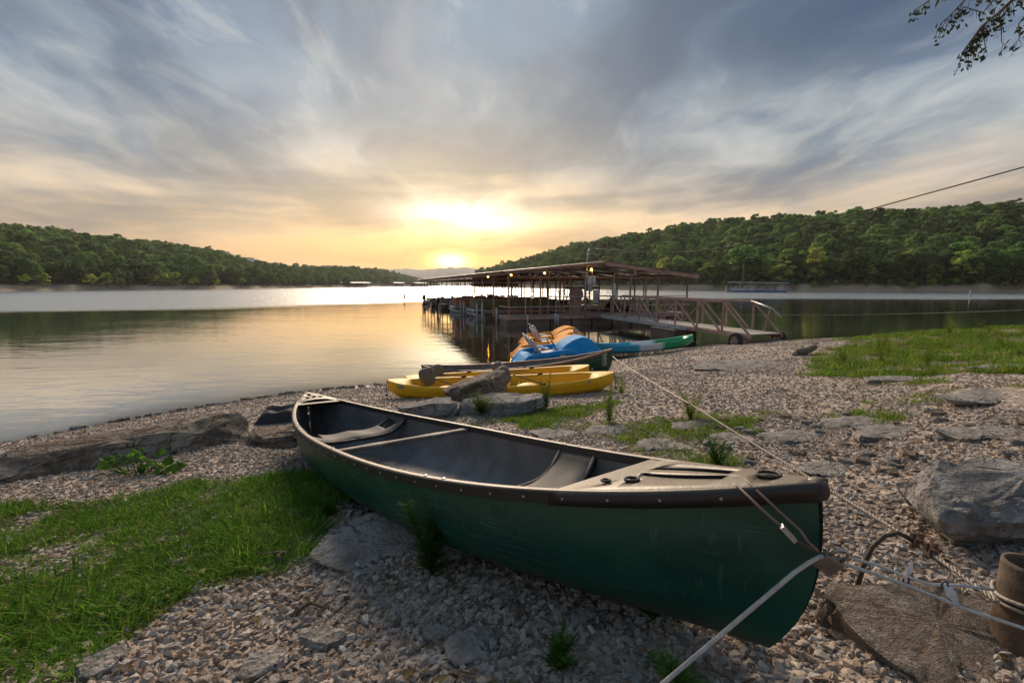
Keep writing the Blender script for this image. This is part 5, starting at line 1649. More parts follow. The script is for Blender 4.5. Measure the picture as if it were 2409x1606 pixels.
TL = [tuft(500 + i, 24, .08, .025, .075, .0036, 'grass_lush', 1.5) for i in range(5)] + [tuft(520 + i, 10, .05, .04, .11, .0048, 'grass_lush', 1.0) for i in range(2)] + [tuft(530 + i, 16, .07, .02, .06, .003, 'grass_dry', 1.6) for i in range(2)] + [tuft(535, 8, .06, .02, .045, .0028, 'straw', 1.6)]
TD = [tuft(540 + i, 24, .10, .04, .12, .0045, 'grass_dry') for i in range(4)] + [tuft(560 + i, 26, .12, .04, .11, .005, 'grass_lush') for i in range(3)]
for (nm, lab, protos_, regs, mult) in (('grass', 'lush green grass patch left of the canoe', TL, ((36000, -6.5, -.6, .7, 3.8, .42, .95), (26000, -7, -.6, -1.8, .7, .42, .95)), 1),
                                 ('grass', 'yellowish grass on the right bank and between the slabs behind the canoe', TD, ((15000, -.6, 3.4, 2.5, 5.8, .4, .95), (9000, 2.6, 7, 3.6, 6.4, .45, 1.0), (30000, 4.2, 24, 4.8, 17.8, .8, 1.7), (2500, 1.1, 2.1, 1.5, 2.9, .4, .9)), 1)):
    pts, ss = [], []
    for (n, x0, x1, y0, y1, s0, s1) in regs:
        x = nrg.uniform(x0, x1, n); y = nrg.uniform(y0, y1, n); z = G(x, y)
        den = grass_density(x, y); keep = (nrg.random(n) < den) & in_view(x, y, z)
        pts.append(np.stack([x, y, z - .004], -1)[keep]); ss.append((nrg.uniform(s0, s1, n) * (.55 + .6 * np.clip(den, 0, 1)))[keep])
    pts = np.concatenate(pts); ss = np.concatenate(ss); n = len(pts)
    rot = np.stack([nrg.normal(0, .12, n), nrg.normal(0, .12, n), nrg.random(n) * 6.28], -1)
    tag(scatter(nm, pts, protos_, rot, np.stack([ss, ss, ss], -1), nrg.integers(0, len(protos_), n)), lab, 'grass', kind='stuff')


# fallen leaves and bits of bark between the stones
def litter(seed, w_, l_):
    r = random.Random(seed); mb = MB(); mb.smooth = True
    mb.grid([[(l_ * (u_ - .5), w_ * math.sin(PI * min(max(u_, .04), .96)) * v_, .18 * l_ * (u_ - .5) ** 2 + .25 * w_ * v_ * v_ * r.uniform(.5, 1.5)) for v_ in (-1, 0, 1)] for u_ in (0, .2, .45, .7, 1)])
    return mb.mesh('dry_leaf', 'straw')
LI = [litter(1, .010, .045), litter(2, .014, .05), litter(3, .004, .07), litter(4, .003, .11)]
n = 2600; x = nrg.uniform(-4.5, 5.5, n); y = nrg.uniform(.8, 6.5, n); z = G(x, y); kp = in_view(x, y, z) & (shore_d(x, y) > .8) & (nrg.random(n) < .25 + vnoise(x * 1.2, y * 1.2, 55))
pts = np.stack([x, y, z + .014], -1)[kp]; n = len(pts); s = nrg.uniform(.45, 1.1, n)
tag(scatter('leaf_litter', pts, LI, np.stack([nrg.normal(0, .3, n), nrg.normal(0, .3, n), nrg.random(n) * 6.28], -1), np.stack([s, s, s], -1), nrg.integers(0, 4, n)), 'dry leaves and bark scraps scattered over the beach', 'leaf litter', kind='stuff')


# ------------------------------------------------------------------ single weeds
def weed(label, x, y, h, stems, spread, seed, mat='weed_leaf', leaf=.035, group='weeds in the gravel'):
    r = random.Random(seed); root = empty('weed', (x, y, g1(x, y) - .01), label=label, cat='weed', group=group)
    sm_ = MB(); V, F = [], []
    for k in range(stems):
        a = r.random() * 6.28; hh = h * r.uniform(.55, 1); ln = spread * r.uniform(.2, 1)
        pts = [Vector((math.cos(a) * ln * f_ ** 1.3 + r.uniform(-.004, .004), math.sin(a) * ln * f_ ** 1.3, hh * f_)) for f_ in (0, .25, .5, .75, 1)]
        sm_.tube(pts, [.0035, .003, .0026, .002, .001], 5)
        nl = int(hh / .011)
        for j in range(nl):
            f_ = .08 + .92 * j / nl; i = min(int(f_ * 4), 3); p = pts[i].lerp(pts[i + 1], f_ * 4 - i); az_ = j * 2.4 + r.random()
            for q in range(3):      # feathery leaves: a few narrow fingers each
                blade(V, F, np.array(p), az_ + (q - 1) * .45, leaf * r.uniform(.6, 1.1) * (1.15 - .6 * f_), r.uniform(.9, 1.8), .0028, .5)
    sm_.build('stem', 'weed_leaf', root)
    mb = MB(); mb.v = [tuple(p) for p in V]
    for f_ in F: mb.f.append(f_ if f_[2] != f_[3] else f_[:3]); mb.mi.append(0); mb.sm.append(True)
    mb.build('leaves', mat, root)


weed('tall feathery weed growing in front of the canoe hull', -.33, 1.75, .36, 9, .12, 1, leaf=.05)
weed('dark weed under the canoe left of the bow', .47, 1.40, .24, 7, .10, 2, leaf=.045)
weed('small weed close to the foot of the canoe bow', .70, 1.27, .17, 5, .08, 3)
weed('bushy weed in the gravel at the bottom of the frame', .13, 1.17, .13, 9, .06, 4, leaf=.03)
weed('low weed at the lower right beside the concrete slab', .45, 1.12, .10, 7, .09, 5)
weed('bushy bright weed in front of the flat topped boulder', -.36, 5.20, .30, 16, .20, 6, 'grass_dry', .06)
weed('thin tall weed right of the flat topped boulder', .42, 5.45, .52, 5, .10, 7, 'grass_dry', .06)
weed('tall weed behind the middle of the canoe', .97, 4.40, .40, 6, .14, 8, 'grass_dry', .055)
weed('leafy weed under the taut rope', 1.75, 4.35, .34, 10, .20, 9, 'grass_dry', .05)
weed('weed behind the canoe bow deck', 1.35, 2.85, .26, 9, .16, 10, 'weed_leaf', .05)
weed('weed on the gravel below the yellow kayak nose', 1.55, 6.3, .36, 5, .12, 11, 'grass_dry', .05)
weed('weed at the edge of the lawn near the canoe stern', -1.05, 2.45, .16, 8, .10, 12)
for i in range(26):
    x = rng.uniform(5.5, 14); y = rng.uniform(6, 13.5)
    if not grass_density(np.array([x]), np.array([y]))[0] > .2: continue
    weed('straggly weed standing above the grass on the right bank', x, y, rng.uniform(.25, .5), 4, .15, 30 + i, 'grass_dry', .07, 'weeds on the right bank')
# broad leaved plant at the foot of the long ledge
bd = empty('broad_leaf_plant', (-2.98, 3.47, g1(-2.98, 3.47)), label='broad leaved green plant at the foot of the long rock ledge', cat='plant')
for k in range(48):
    r = random.Random(900 + k); px_, py_ = r.uniform(-.32, .34), r.uniform(-.10, .10); h_ = r.uniform(.04, .20) * (1 - abs(px_) * 1.6); sz = r.uniform(.022, .048); a = r.random() * 6.28
    tl_ = Euler((r.uniform(.2, .7), r.uniform(-.4, .4), a)).to_matrix()
    out = [(0, -.9), (.55, -.75), (.8, -.2), (.62, .35), (.28, .75), (0, 1.1), (-.28, .75), (-.62, .35), (-.8, -.2), (-.55, -.75)]
    vs = [tl_ @ Vector((u_ * sz, v_ * sz, -.25 * sz * abs(u_) + .1 * sz * v_)) + Vector((px_, py_, h_)) for u_, v_ in out] + [Vector((px_, py_, h_ + .01))]
    mb = MB(); mb.smooth = True; mb.add(vs, [(i, (i + 1) % 10, 10) for i in range(10)]); mb.tube([(px_ * .5, py_ * .5, 0), (px_, py_, h_)], .003, 4); mb.build('leaf', 'weed_leaf', bd)
# driftwood, twigs, tarp
rock_material('driftwood', (.16, .12, .09), (.28, .22, .17), (.40, .34, .28), 2.0)
mb = MB(); mb.smooth = True; mb.tube([(-.42, 0, .05), (-.25, .02, .09), (0, 0, .10), (.22, .03, .13), (.45, .08, .15), (.52, .09, .15)], [.04, .085, .08, .075, .065, .02], 9)
mb.tube([(-.2, .0, .09), (-.38, -.08, .13)], [.04, .015], 6)
o = mb.build('driftwood', 'driftwood'); o.location = (6.3, 9.65, g1(6.3, 9.65) - .02); o.rotation_euler = (0, 0, R(28)); tag(o, 'short weathered driftwood log on the gravel near the right bank', 'driftwood')
for (x, y, l_, a, lb) in ((-.80, 1.55, .13, .3, 'dark twig lying on the gravel near the lawn edge'), (-1.05, 1.95, .10, 2.2, 'thin brown twig sticking up in the lawn'), (2.0, 2.75, .22, .8, 'pale crooked twig among the cobbles')):
    mb = MB(); mb.tube([(0, 0, .015), (l_ * .35, .02, .03), (l_ * .7, -.01, .025), (l_, .03, .02)], [.009, .008, .006, .003], 6); mb.tube([(l_ * .45, .01, .03), (l_ * .7, .08, .05)], [.005, .002], 5)
    o = mb.build('twig', 'driftwood'); o.location = (x, y, g1(x, y)); o.rotation_euler = (0, 0, a); tag(o, lb, 'twig')
M('tarp_black', (.012, .012, .014), (.02, .02, .022), 20, .6, .5, 30, bdist=.02)
M('teal', (.02, .28, .30), (.015, .22, .24), 9, .5)
tp = empty('bag', (-2.63, 5.25, g1(-2.63, 5.25)), (0, 0, R(12)), 'black bag with a teal patch lying by the canoe stern', 'bag')
rows = []
for i in range(13):
    for_ = []
    for j in range(15):
        u_, v_ = i / 12 * 2 - 1, j / 14 * 2 - 1
        hgt = .21 * max(0, (1 - abs(u_) ** 3) * (1 - abs(v_) ** 3)) ** .6 * (.75 + .4 * mnoise.noise(Vector((u_ * 1.7, v_ * 2.2, 3)))) + .015 * mnoise.noise(Vector((u_ * 6, v_ * 7, 1)))
        for_.append((v_ * .36, u_ * .2, max(hgt, 0) - .01))
    rows.append(for_)
mb = MB(); mb.smooth = True; mb.grid(rows); mb.build('body', 'tarp_black', tp)
mb = MB(); mb.smooth = True; mb.grid([[(.08 + .13 * u_ / 4, -.175 - .01 * v_, .065 + .018 * v_ + .01 * math.sin(u_)) for u_ in range(5)] for v_ in range(3)]); mb.build('patch', 'teal', tp)
# ------------------------------------------------------------------ ropes, cables, lock, pipe
M('wire_rope', (.33, .29, .25), (.20, .17, .14), 90, .55, .6, 260, metal=.3, bdist=.004)
M('wire_dark', (.10, .075, .055), (.06, .045, .035), 60, .8, .5, 200)
M('coated_cable', (.42, .47, .50), (.33, .37, .40), 40, .4)
M('white_cable', (.50, .48, .45), (.38, .36, .34), 40, .5, .3, 160)
M('rust', (.17, .085, .05), (.09, .055, .038), 12, .85, .6, 40)
M('pipe_rust', (.15, .095, .06), (.07, .05, .038), 7, .8, .5, 26)
M('lock_brass', (.26, .22, .18), (.19, .165, .14), 30, .45, .2, 60, metal=.5)
M('tag_white', (.66, .68, .72), (.45, .52, .62), 40, .5)
M('wire_line', (.03, .028, .027), (.05, .045, .04), 20, .7)


def strand(p, q, r, sag, n=26, twist=None):
    """laid wire rope: three strands twisted about the centre line"""
    p, q = Vector(p), Vector(q); mb = MB(); L = (q - p).length
    def c(f_): return p.lerp(q, f_) - Vector((0, 0, sag * 4 * f_ * (1 - f_)))
    if twist is None:
        mb.tube([c(i / n) for i in range(n + 1)], r, 6); return mb
    d = (q - p).normalized(); a = d.orthogonal().normalized(); b_ = d.cross(a); k = int(L / twist * 8)
    for s_ in range(3):
        mb.tube([c(i / k) + (a * math.cos(i / 8 * 2 * PI + s_ * 2.094) + b_ * math.sin(i / 8 * 2 * PI + s_ * 2.094)) * r * .55 for i in range(k + 1)], r * .62, 5)
    return mb


C1 = Vector((1.341, 1.42, 1.255))
BOW2 = Vector((1.85, 8.40, .80))
rp = empty('wire_rope', C1, (0, 0, 0), 'twisted wire rope stretched from the small canoe to the rusty pipe', 'rope')


def rpart(name, mb, mat, parent=rp):
    o = mb.build(name, mat); o.parent = parent; o.matrix_parent_inverse = Matrix.Translation(parent.location).inverted(); return o


mid = C1.lerp(BOW2, .33)
rpart('strand', strand(C1, mid, .0065, .006, twist=.05), 'wire_rope')
rpart('strand', strand(mid, BOW2, .0065, .02, 40), 'wire_rope')
mb = MB(); mb.tube([C1, (1.30, 1.44, 1.275), (1.245, 1.43, 1.268), (1.20, 1.42, 1.235), (1.17, 1.41, 1.18), (1.15, 1.41, g1(1.15, 1.41) + .01)], .0075, 7); rpart('tail', mb, 'wire_dark')
rpart('loop', strand(C1, (1.275, 1.10, 1.275), .0065, .0, twist=.045), 'wire_rope')
rpart('loop', strand(C1 + Vector((.02, 0, .004)), (1.30, 1.20, 1.225), .0065, .0, twist=.045), 'wire_rope')
for f_ in (.02, .22):
    p = C1.lerp(Vector((1.275, 1.10, 1.275)), f_); mb = MB(); mb.box(p, (.035, .022, .026), (0, .2, 1.3)); mb.box(p + Vector((.012, 0, .018)), (.012, .012, .03)); mb.box(p + Vector((-.008, .006, .02)), (.012, .012, .022)); mb.tube([p + Vector((-.02, 0, -.012)), p + Vector((.022, 0, -.015))], .006, 6)
    rpart('rope_clamp', mb, 'rust')
pp = empty('steel_pipe', (1.405, 1.12, g1(1.4, 1.12) - .085), (R(-3), R(4), 0), 'rusty open steel pipe standing at the lower right corner', 'pipe')
mb = MB(); mb.smooth = True; mb.lathe([(.082, 0), (.080, .30), (.079, .31), (.070, .31), (.069, .30), (.069, .05), (0, .05)], n=32); mb.build('tube', 'pipe_rust', pp)
mb = MB()
for k in range(2): mb.tube([(.087 * math.cos(a_ * PI / 12), .087 * math.sin(a_ * PI / 12), .20 + .016 * k + .004 * math.sin(a_)) for a_ in range(24)], .0065, 6, closed=True)
mb.build('rope_wrap', 'wire_rope', pp)
LK = Vector((.735, .985, 1.462))
lk = empty('padlock', LK, (R(20), R(30), R(-12)), 'worn brass padlock joining the cables at the canoe bow', 'padlock')
mb = MB(); mb.box((0, 0, -.002), (.044, .022, .046)); mb.build('body', 'lock_brass', lk, bevel=.003)
mb = MB(); mb.tube([(-.014, 0, .018), (-.014, 0, .038), (-.009, 0, .049), (0, 0, .052), (.009, 0, .049), (.014, 0, .038), (.014, 0, .018)], .004, 8); mb.build('shackle', 'steel', lk)
M('cable_brown', (.24, .165, .125), (.16, .11, .085), 40, .6)
cl = empty('cable_lock', (.64, 1.0, 1.53), label='brown looped security cable through the canoe deck handle', cat='cable')
def clp(name, mb, mat):
    o = mb.build(name, mat); o.parent = cl; o.matrix_parent_inverse = Matrix.Translation(cl.location).inverted()
mb = MB(); mb.tube([(.64, 1.27, 1.53), (.618, 1.22, 1.553), (.588, 1.13, 1.581), (.606, 1.05, 1.561), (.634, 1.01, 1.537)], .0038, 7); clp('strand', mb, 'cable_brown')
mb = MB(); mb.tube([(.68, 1.29, 1.53), (.655, 1.24, 1.560), (.621, 1.13, 1.587), (.648, 1.05, 1.556), (.677, 1.005, 1.529), (.690, .995, 1.506), (.708, .985, 1.491)], .0038, 7); clp('strand', mb, 'cable_brown')
mb = MB(); mb.bar((.632, 1.006, 1.540), (.660, .996, 1.510), .018, .010); clp('crimp_sleeve', mb, 'galv')
mb = MB(); mb.tube([(.660, .996, 1.510), (.684, .99, 1.500), (.714, .985, 1.485)], .0034, 6); clp('chain_link', mb, 'wire_dark')
mb = MB(); mb.tube([(.732, .982, 1.470), (.711, .98, 1.481), (.68, .975, 1.467), (.648, .97, 1.448), (.49, .935, 1.34), (.332, .90, 1.233), (.254, .88, 1.185), (.05, .80, 1.12), (-.3, .5, g1(-.3, .5) + .01)], .0050, 8)
tag(mb.build('steel_cable', 'white_cable'), 'pale coated cable running from the padlock to the bottom edge', 'cable')
mb = MB(); mb.tube([(.742, .985, 1.466), (.774, .99, 1.456), (.877, 1.02, 1.409), (1.026, 1.10, 1.325), (1.16, 1.06, 1.283), (1.28, 1.04, 1.25), (1.373, 1.02, 1.226), (1.50, 1.03, 1.20), (1.8, 1.1, g1(1.8, 1.1) + .01)], .0042, 7)
tag(mb.build('steel_cable', 'coated_cable'), 'thin blue grey cable from the padlock past the pipe', 'cable')
mb = MB(); mb.tube([(.905, 1.12, 1.384), (.99, 1.14, 1.352), (1.060, 1.13, 1.325), (1.12, 1.125, 1.308), (1.20, 1.135, 1.30), (1.282, 1.12, 1.297)], .0038, 7)
tag(mb.build('steel_cable', 'coated_cable'), 'second blue grey cable tied to the pipe with white tags', 'cable')
for (p, q, lb) in (((1.031, 1.105, 1.338), (1.040, 1.105, 1.392), 'upright white paper tag on the thin cable'), ((1.127, 1.098, 1.330), (1.168, 1.092, 1.266), 'hanging white paper tag nearer the pipe')):
    p, q = Vector(p), Vector(q); d_ = q - p; s_ = Vector((.016, .006, .004))
    mb = MB(); mb.add([p - s_ * .35, p + d_ * .35 - s_, q, p + d_ * .45 + s_, p + s_ * .35, p + d_ * .4 + Vector((0, -.006, 0))], [(0, 1, 5), (1, 2, 5), (2, 3, 5), (3, 4, 5), (4, 0, 5)])
    o = mb.build('cable_tag', 'tag_white'); md = o.modifiers.new('thick', 'SOLIDIFY'); md.thickness = .0012; tag(o, lb, 'tag', 'paper tags on the cables')
    mb = MB(); mb.tube([p + Vector((.008 * math.cos(k * PI / 5), .0, -.004 + .010 * math.sin(k * PI / 5))) for k in range(10)], .003, 6, closed=True); mb.build('tie', 'sign_ink', o)
# mooring line of the dock and the overhead power line
mb = MB(); A_, B_ = Vector((8.5, 25.0, .6)), Vector((19.5, 16.5, 1.25))
mb.tube([A_.lerp(B_, i / 20) - Vector((0, 0, .5 * 4 * (i / 20) * (1 - i / 20) * .35)) for i in range(21)], .012, 5); tag(mb.build('mooring_line', 'rope_tan'), 'thin mooring line from the dock to the right bank', 'rope')
mb = MB()
ctrl = [Vector(v) for v in ((4.35, 24.2, 4.0), (6.873, 18.9, 3.428), (8.676, 15.9, 3.662), (10.262, 13.2, 4.267), (11.697, 10.8, 4.779), (12.385, 9.6, 5.042), (14.2, 6.5, 5.9))]
pts = []
for i in range(len(ctrl) - 1):
    p0, p1, p2, p3 = ctrl[max(i - 1, 0)], ctrl[i], ctrl[i + 1], ctrl[min(i + 2, len(ctrl) - 1)]
    for k in range(8):
        t_ = k / 8; pts.append(.5 * ((2 * p1) + (p2 - p0) * t_ + (2 * p0 - 5 * p1 + 4 * p2 - p3) * t_ ** 2 + (3 * p1 - p0 - 3 * p2 + p3) * t_ ** 3))
pts.append(ctrl[-1]); mb.tube(pts, .016, 5)
tag(mb.build('power_line', 'wire_line'), 'black overhead cable rising from the dock mast to the right', 'cable')
mb = MB(); mb.tube([(14.2, 6.5, g1(14.2, 6.5) - .5), (14.2, 6.5, 6.2)], [.14, .10], 10); tag(mb.build('utility_pole', 'bark'), 'wooden pole that carries the overhead cable', 'pole')

# ------------------------------------------------------------------ tree whose branches hang into the top right corner
tr_ = empty('tree', (6.4, .9, g1(6.4, .9) - .1), label='tree whose thin leafy branches hang into the top right corner', cat='tree')
def tp_(o): o.parent = tr_; o.matrix_parent_inverse = Matrix.Translation(tr_.location).inverted(); return o
mb = MB(); mb.tube([(6.4, .9, .7), (6.35, 1.0, 2.2), (6.2, 1.2, 3.8), (5.9, 1.3, 5.4), (5.7, 1.2, 7.2), (5.8, 1.0, 8.6)], [.22, .18, .15, .11, .07, .02], 12); tp_(mb.build('trunk', 'bark'))
limb = MB(); tw = MB(); LC, LN = [], []
r = random.Random(77)
def hang(pts, r0, every, tlen, dens, tip=True):
    pts = [Vector(p) for p in pts]; limb.tube(pts, [r0 * (1 - .8 * i / (len(pts) - 1)) for i in range(len(pts))], 6)
    L = sum((pts[i + 1] - pts[i]).length for i in range(len(pts) - 1)); n = int(L / every)
    for k in range(n):
        f_ = (k + r.random()) / n * (len(pts) - 1); i = min(int(f_), len(pts) - 2); p = pts[i].lerp(pts[i + 1], f_ - i)
        a = r.random() * 6.28; l_ = tlen * r.uniform(.4, 1); q = [p]
        for s_ in range(1, 5): q.append(q[-1] + Vector((math.cos(a) * .35 * (1 - s_ / 6) + r.uniform(-.2, .2), math.sin(a) * .35, -.35 - .18 * s_)) * l_ / 4)
        tw.tube(q, [.0022, .002, .0016, .0012, .0008], 4)
        for s_ in range(int(dens * r.uniform(.3, 1.4))):
            j = r.choice([2, 3, 4, 4, 4]); c_ = q[j] + Vector((r.gauss(0, .014), r.gauss(0, .014), r.gauss(-.012, .016))); LC.append(tuple(c_)); LN.append((r.gauss(0, 1), r.gauss(-.6, .6), r.gauss(0, .5)))
hang([(5.95, 1.4, 5.2), (5.2, 2.4, 5.25), (4.4, 3.2, 4.75), (3.80, 3.55, 4.33), (3.66, 3.6, 4.17), (3.565, 3.6, 4.08), (3.45, 3.6, 3.985), (3.386, 3.6, 3.89), (3.327, 3.6, 3.80)], .020, .032, .17, 3.4)
hang([(4.4, 3.2, 4.75), (3.95, 3.45, 4.62), (3.60, 3.6, 4.36), (3.337, 3.62, 4.19), (3.227, 3.62, 4.07), (3.16, 3.62, 4.01)], .012, .04, .14, 3.2)
hang([(3.95, 3.45, 4.62), (3.50, 3.6, 4.45), (3.20, 3.62, 4.27), (3.05, 3.62, 4.165), (2.95, 3.62, 4.10)], .009, .05, .08, 4)
hang([(3.95, 3.5, 4.5), (3.70, 3.6, 4.30), (3.50, 3.6, 4.15), (3.45, 3.6, 4.08), (3.30, 3.6, 4.12), (3.24, 3.6, 4.06)], .008, .04, .11, 4)
hang([(3.80, 3.55, 4.33), (3.80, 3.6, 4.12), (3.72, 3.6, 4.0), (3.74, 3.6, 3.9), (3.70, 3.6, 3.86)], .007, .05, .10, 3)
hang([(3.565, 3.6, 4.08), (3.60, 3.6, 3.96), (3.61, 3.6, 3.88), (3.66, 3.6, 3.84)], .005, .05, .08, 3)
hang([(3.45, 3.6, 3.985), (3.48, 3.6, 3.90), (3.50, 3.6, 3.84), (3.49, 3.6, 3.80)], .005, .03, .07, 4)
hang([(4.1, 3.4, 4.6), (3.98, 3.55, 4.3), (3.92, 3.6, 4.1), (3.88, 3.6, 4.02)], .007, .04, .12, 4)
for (x, y, z) in ((6.8, -.6, 6.2), (5.2, -1.0, 6.8), (4.2, .2, 7.0), (7.6, .8, 6.0), (5.9, .3, 8.2)): limb.tube([(6.2, 1.2, 3.9), ((6.2 + x) / 2, (1.2 + y) / 2, z * .75), (x, y, z)], [.09, .06, .02], 7)
tp_(limb.build('limbs', 'bark'))['kind'] = 'stuff'; tp_(tw.build('twigs', 'wire_line'))['kind'] = 'stuff'
LC, LN = np.array(LC), np.array(LN); LN /= np.linalg.norm(LN, axis=1)[:, None]
V, F = quads(LC, LN, nrg.uniform(.012, .026, len(LC)), .55); tp_(link('leaves', np_mesh('leaves', V, F, 'leaf_twig', False)))['kind'] = 'stuff'
C_, N2 = [], []
for k in range(60):
    c_ = np.array([r.uniform(3.6, 8.4), r.uniform(-2.6, 1.2), r.uniform(5.4, 8.6)]); d_ = nrg.normal(size=(60, 3)); C_.append(c_ + d_ * .33); N2.append(d_ / np.linalg.norm(d_, axis=1)[:, None])
V, F = quads(np.concatenate(C_), np.concatenate(N2), nrg.uniform(.03, .06, 3600)); tp_(link('crown', np_mesh('crown', V, F, 'leaf_dark', False)))

# ------------------------------------------------------------------ single trees along the far shores
def place_tree(pair, label, group, azd, r_, h, zt, wide=1.0, name='tree'):
    x, y = r_ * math.sin(R(azd)), r_ * math.cos(R(azd))
    o = empty(name, (x, y, zt - .2), (0, 0, rng.random() * 6.28), label, 'tree', group); s_ = h / 9.3; o.scale = (s_ * wide, s_ * wide, s_)
    link('trunk', pair[0], o); link('crown', pair[1], o); return o


def shore_tree(u, hpx, label, pair, tab, back=6., wide=1.0, group=None):
    azd = math.degrees(math.atan((u - 1204.5) / FPX)); s = float(np.interp(azd, tab[0], tab[1])); r_ = s + back
    h = hpx / FPX * r_ * math.cos(R(azd)) * 1.0
    return place_tree(pair, label, group, azd, r_, h, float(hill_z(tab, np.array([azd]), np.array([r_]))[0]), wide)


RT = [(1910, 95, .75, 'tall slim yellow green tree right of the blue floating dock'), (2030, 48, 1.5, 'low round yellow green bush left of the leaning tree'), (2120, 74, 1.15, 'yellow green tree with a bare leaning trunk on the right shore'), (2255, 84, 1.1, 'broad yellow green tree near the right edge of the frame'), (2190, 42, 1.4, 'small yellow green tree between two larger ones on the right shore'),
      (1735, 88, 1.1, 'mid green tree behind the blue floating dock'), (1835, 66, 1.2, 'round tree just right of the blue floating dock'), (1560, 62, 1.1, 'yellow green tree above the dock roof'), (1600, 56, 1.2, 'light green tree above the right end of the dock roof'), (1995, 70, 1.2, 'mid green tree left of the low yellow bush'), (2360, 80, 1.3, 'dark green tree at the right edge of the frame'), (1660, 48, 1.4, 'bushy tree between the dock roof and the blue floating dock')]
for i, (u, hp, wd, lb) in enumerate(RT): shore_tree(u, hp, lb, (LIGHT if i not in (5, 9, 10) else DARK)[i % 4], RIGHT, 5. + 2 * (i % 3), wd)
LT = [(66, 26, 'small light tree on the left shore, first from the left edge'), (113, 30, 'light green tree on the left shore, second from the left edge'), (221, 27, 'light tree on the left shore, third from the left edge'), (260, 30, 'rounded light tree on the left shore, fourth from the left edge'), (291, 18, 'low light bush on the left shore beside the fourth tree'), (366, 28, 'yellowish tree standing alone on the left shore'), (395, 26, 'yellow green tree left of the brightest one on the left shore'), (419, 30, 'brightest yellow green tree on the left shore'), (463, 21, 'round bush right of the brightest tree on the left shore'), (514, 17, 'small pale bush farther along the left shore'), (574, 17, 'farthest pale bush on the left shore')]
for i, (u, hp, lb) in enumerate(LT): shore_tree(u, hp * 1.25, lb, LIGHT[(i + 1) % 4], LEFT, 5., 1.25)
for i in range(46):
    azd = 3.5 + 45 * i / 45 + rng.uniform(-.3, .3); s = float(np.interp(azd, RIGHT[0], RIGHT[1])); r_ = s + rng.uniform(6, 10)
    place_tree(DARK[i % 8], 'dark green tree in the front row of the wood along the right shore', 'front row of trees along the right shore', azd, r_, rng.uniform(6, 10.5), float(hill_z(RIGHT, np.array([azd]), np.array([r_]))[0]))
for i in range(90):     # undergrowth at the foot of the woods
    azd = 4 + 44 * i / 89 + rng.uniform(-.2, .2); s = float(np.interp(azd, RIGHT[0], RIGHT[1])); r_ = s + rng.uniform(3.5, 6.5)
    x, y = r_ * math.sin(R(azd)), r_ * math.cos(R(azd)); o = link('bush', LIGHT[i % 4][1] if i % 3 == 0 else DARK[i % 8][1]); h_ = rng.uniform(.16, .32)
    o.location = (x, y, float(hill_z(RIGHT, np.array([azd]), np.array([r_]))[0]) - h_ * 2.2); o.scale = (h_ * 1.3, h_ * 1.3, h_); tag(o, 'low bush at the foot of the wood along the right shore', 'bush', 'bushes along the right shore')

# ------------------------------------------------------------------ far docks, buoys, houses
M('blue_paint', (.14, .24, .46), (.10, .18, .36), 1.0, .6)
M('white_far', (.60, .62, .64), (.5, .52, .54), .6, .6)
M('dark_far', (.05, .045, .05), (.035, .03, .035), .6, .8)
M('slate_roof', (.22, .22, .24), (.16, .16, .18), .8, .7)
M('wall_cream', (.42, .38, .34), (.34, .31, .28), .8, .8)
M('window_far', (.03, .035, .04), (.05, .055, .06), 2, .2)
bdk = empty('floating_dock', (74.1, 138.2, 0), (0, 0, math.atan2(133.9 - 142.3, 80.1 - 68.2)), 'small blue floating dock with a flat roof against the right shore', 'dock')
mb = MB(); mb.box((0, 0, .35), (15.2, 6, .5)); mb.build('deck', 'blue_paint', bdk)
mb = MB(); mb.box((0, 0, 2.9), (15.8, 6.8, .30), (0, R(1.0), 0)); mb.build('roof', 'white_far', bdk)
for k in range(7):
    for yy in (-2.9, 2.9): mb = MB(); mb.box((-7.2 + 2.4 * k, yy, 1.7), (.16, .16, 2.4)); mb.build('post', 'blue_paint', bdk)
for k in range(5): mb = MB(); mb.tube([(-6.5 + 3.2 * k, -3.2, .15), (-6.5 + 3.2 * k, 3.2, .15)], .35, 8); mb.build('drum_float', 'blue_paint', bdk)
mb = MB(); mb.box((-4.0, -2.95, .95), (6.2, .06, .6)); mb.build('side_panel', 'white_far', bdk)
mb = MB(); mb.box((6.4, -2.95, 1.05), (2.2, .06, .9)); mb.build('side_panel', 'white_far', bdk)
bt = empty('pontoon_boat', label='dark canopied boat inside the small blue floating dock', cat='boat')
mb = MB(); mb.box((0, 0, 1.3), (5.2, 2.2, .5)); mb.build('hull', 'white_far', bt)
mb = MB(); mb.smooth = True; mb.grid([[(-2.6 + 5.2 * u_ / 8, -1.2 + 2.4 * v_ / 4, 1.7 + .9 * math.sin(PI * u_ / 8) ** .5) for v_ in range(5)] for u_ in range(9)]); mb.build('canopy', 'dark_far', bt)
bt.matrix_world = Matrix.Translation((74.1, 138.2, 0)) @ Matrix.Rotation(math.atan2(-8.4, 11.9), 4, 'Z') @ Matrix.Translation((2.4, 0, -.6))
mb = MB(); mb.tube([(75.5, 150, -1), (75.5, 150, 9.2)], .16, 7); tag(mb.build('utility_pole', 'bark'), 'thin wooden pole behind the small blue floating dock', 'pole')
for (x, y, lb) in ((66.59, 142.3, 'white buoy left of the small blue floating dock'), (87.69, 87.5, 'white buoy in the water on the far right')):
    mb = MB(); mb.smooth = True; mb.lathe([(0, -.4), (.22, -.3), (.28, .2), (.24, .45), (.12, .55), (.12, 1.5), (.10, 1.6), (0, 1.62)], n=12); o = mb.build('buoy', 'white_far'); o.location = (x, y, 0); s_ = y / 110; o.scale = (s_, s_, s_); tag(o, lb, 'buoy', 'white buoys')
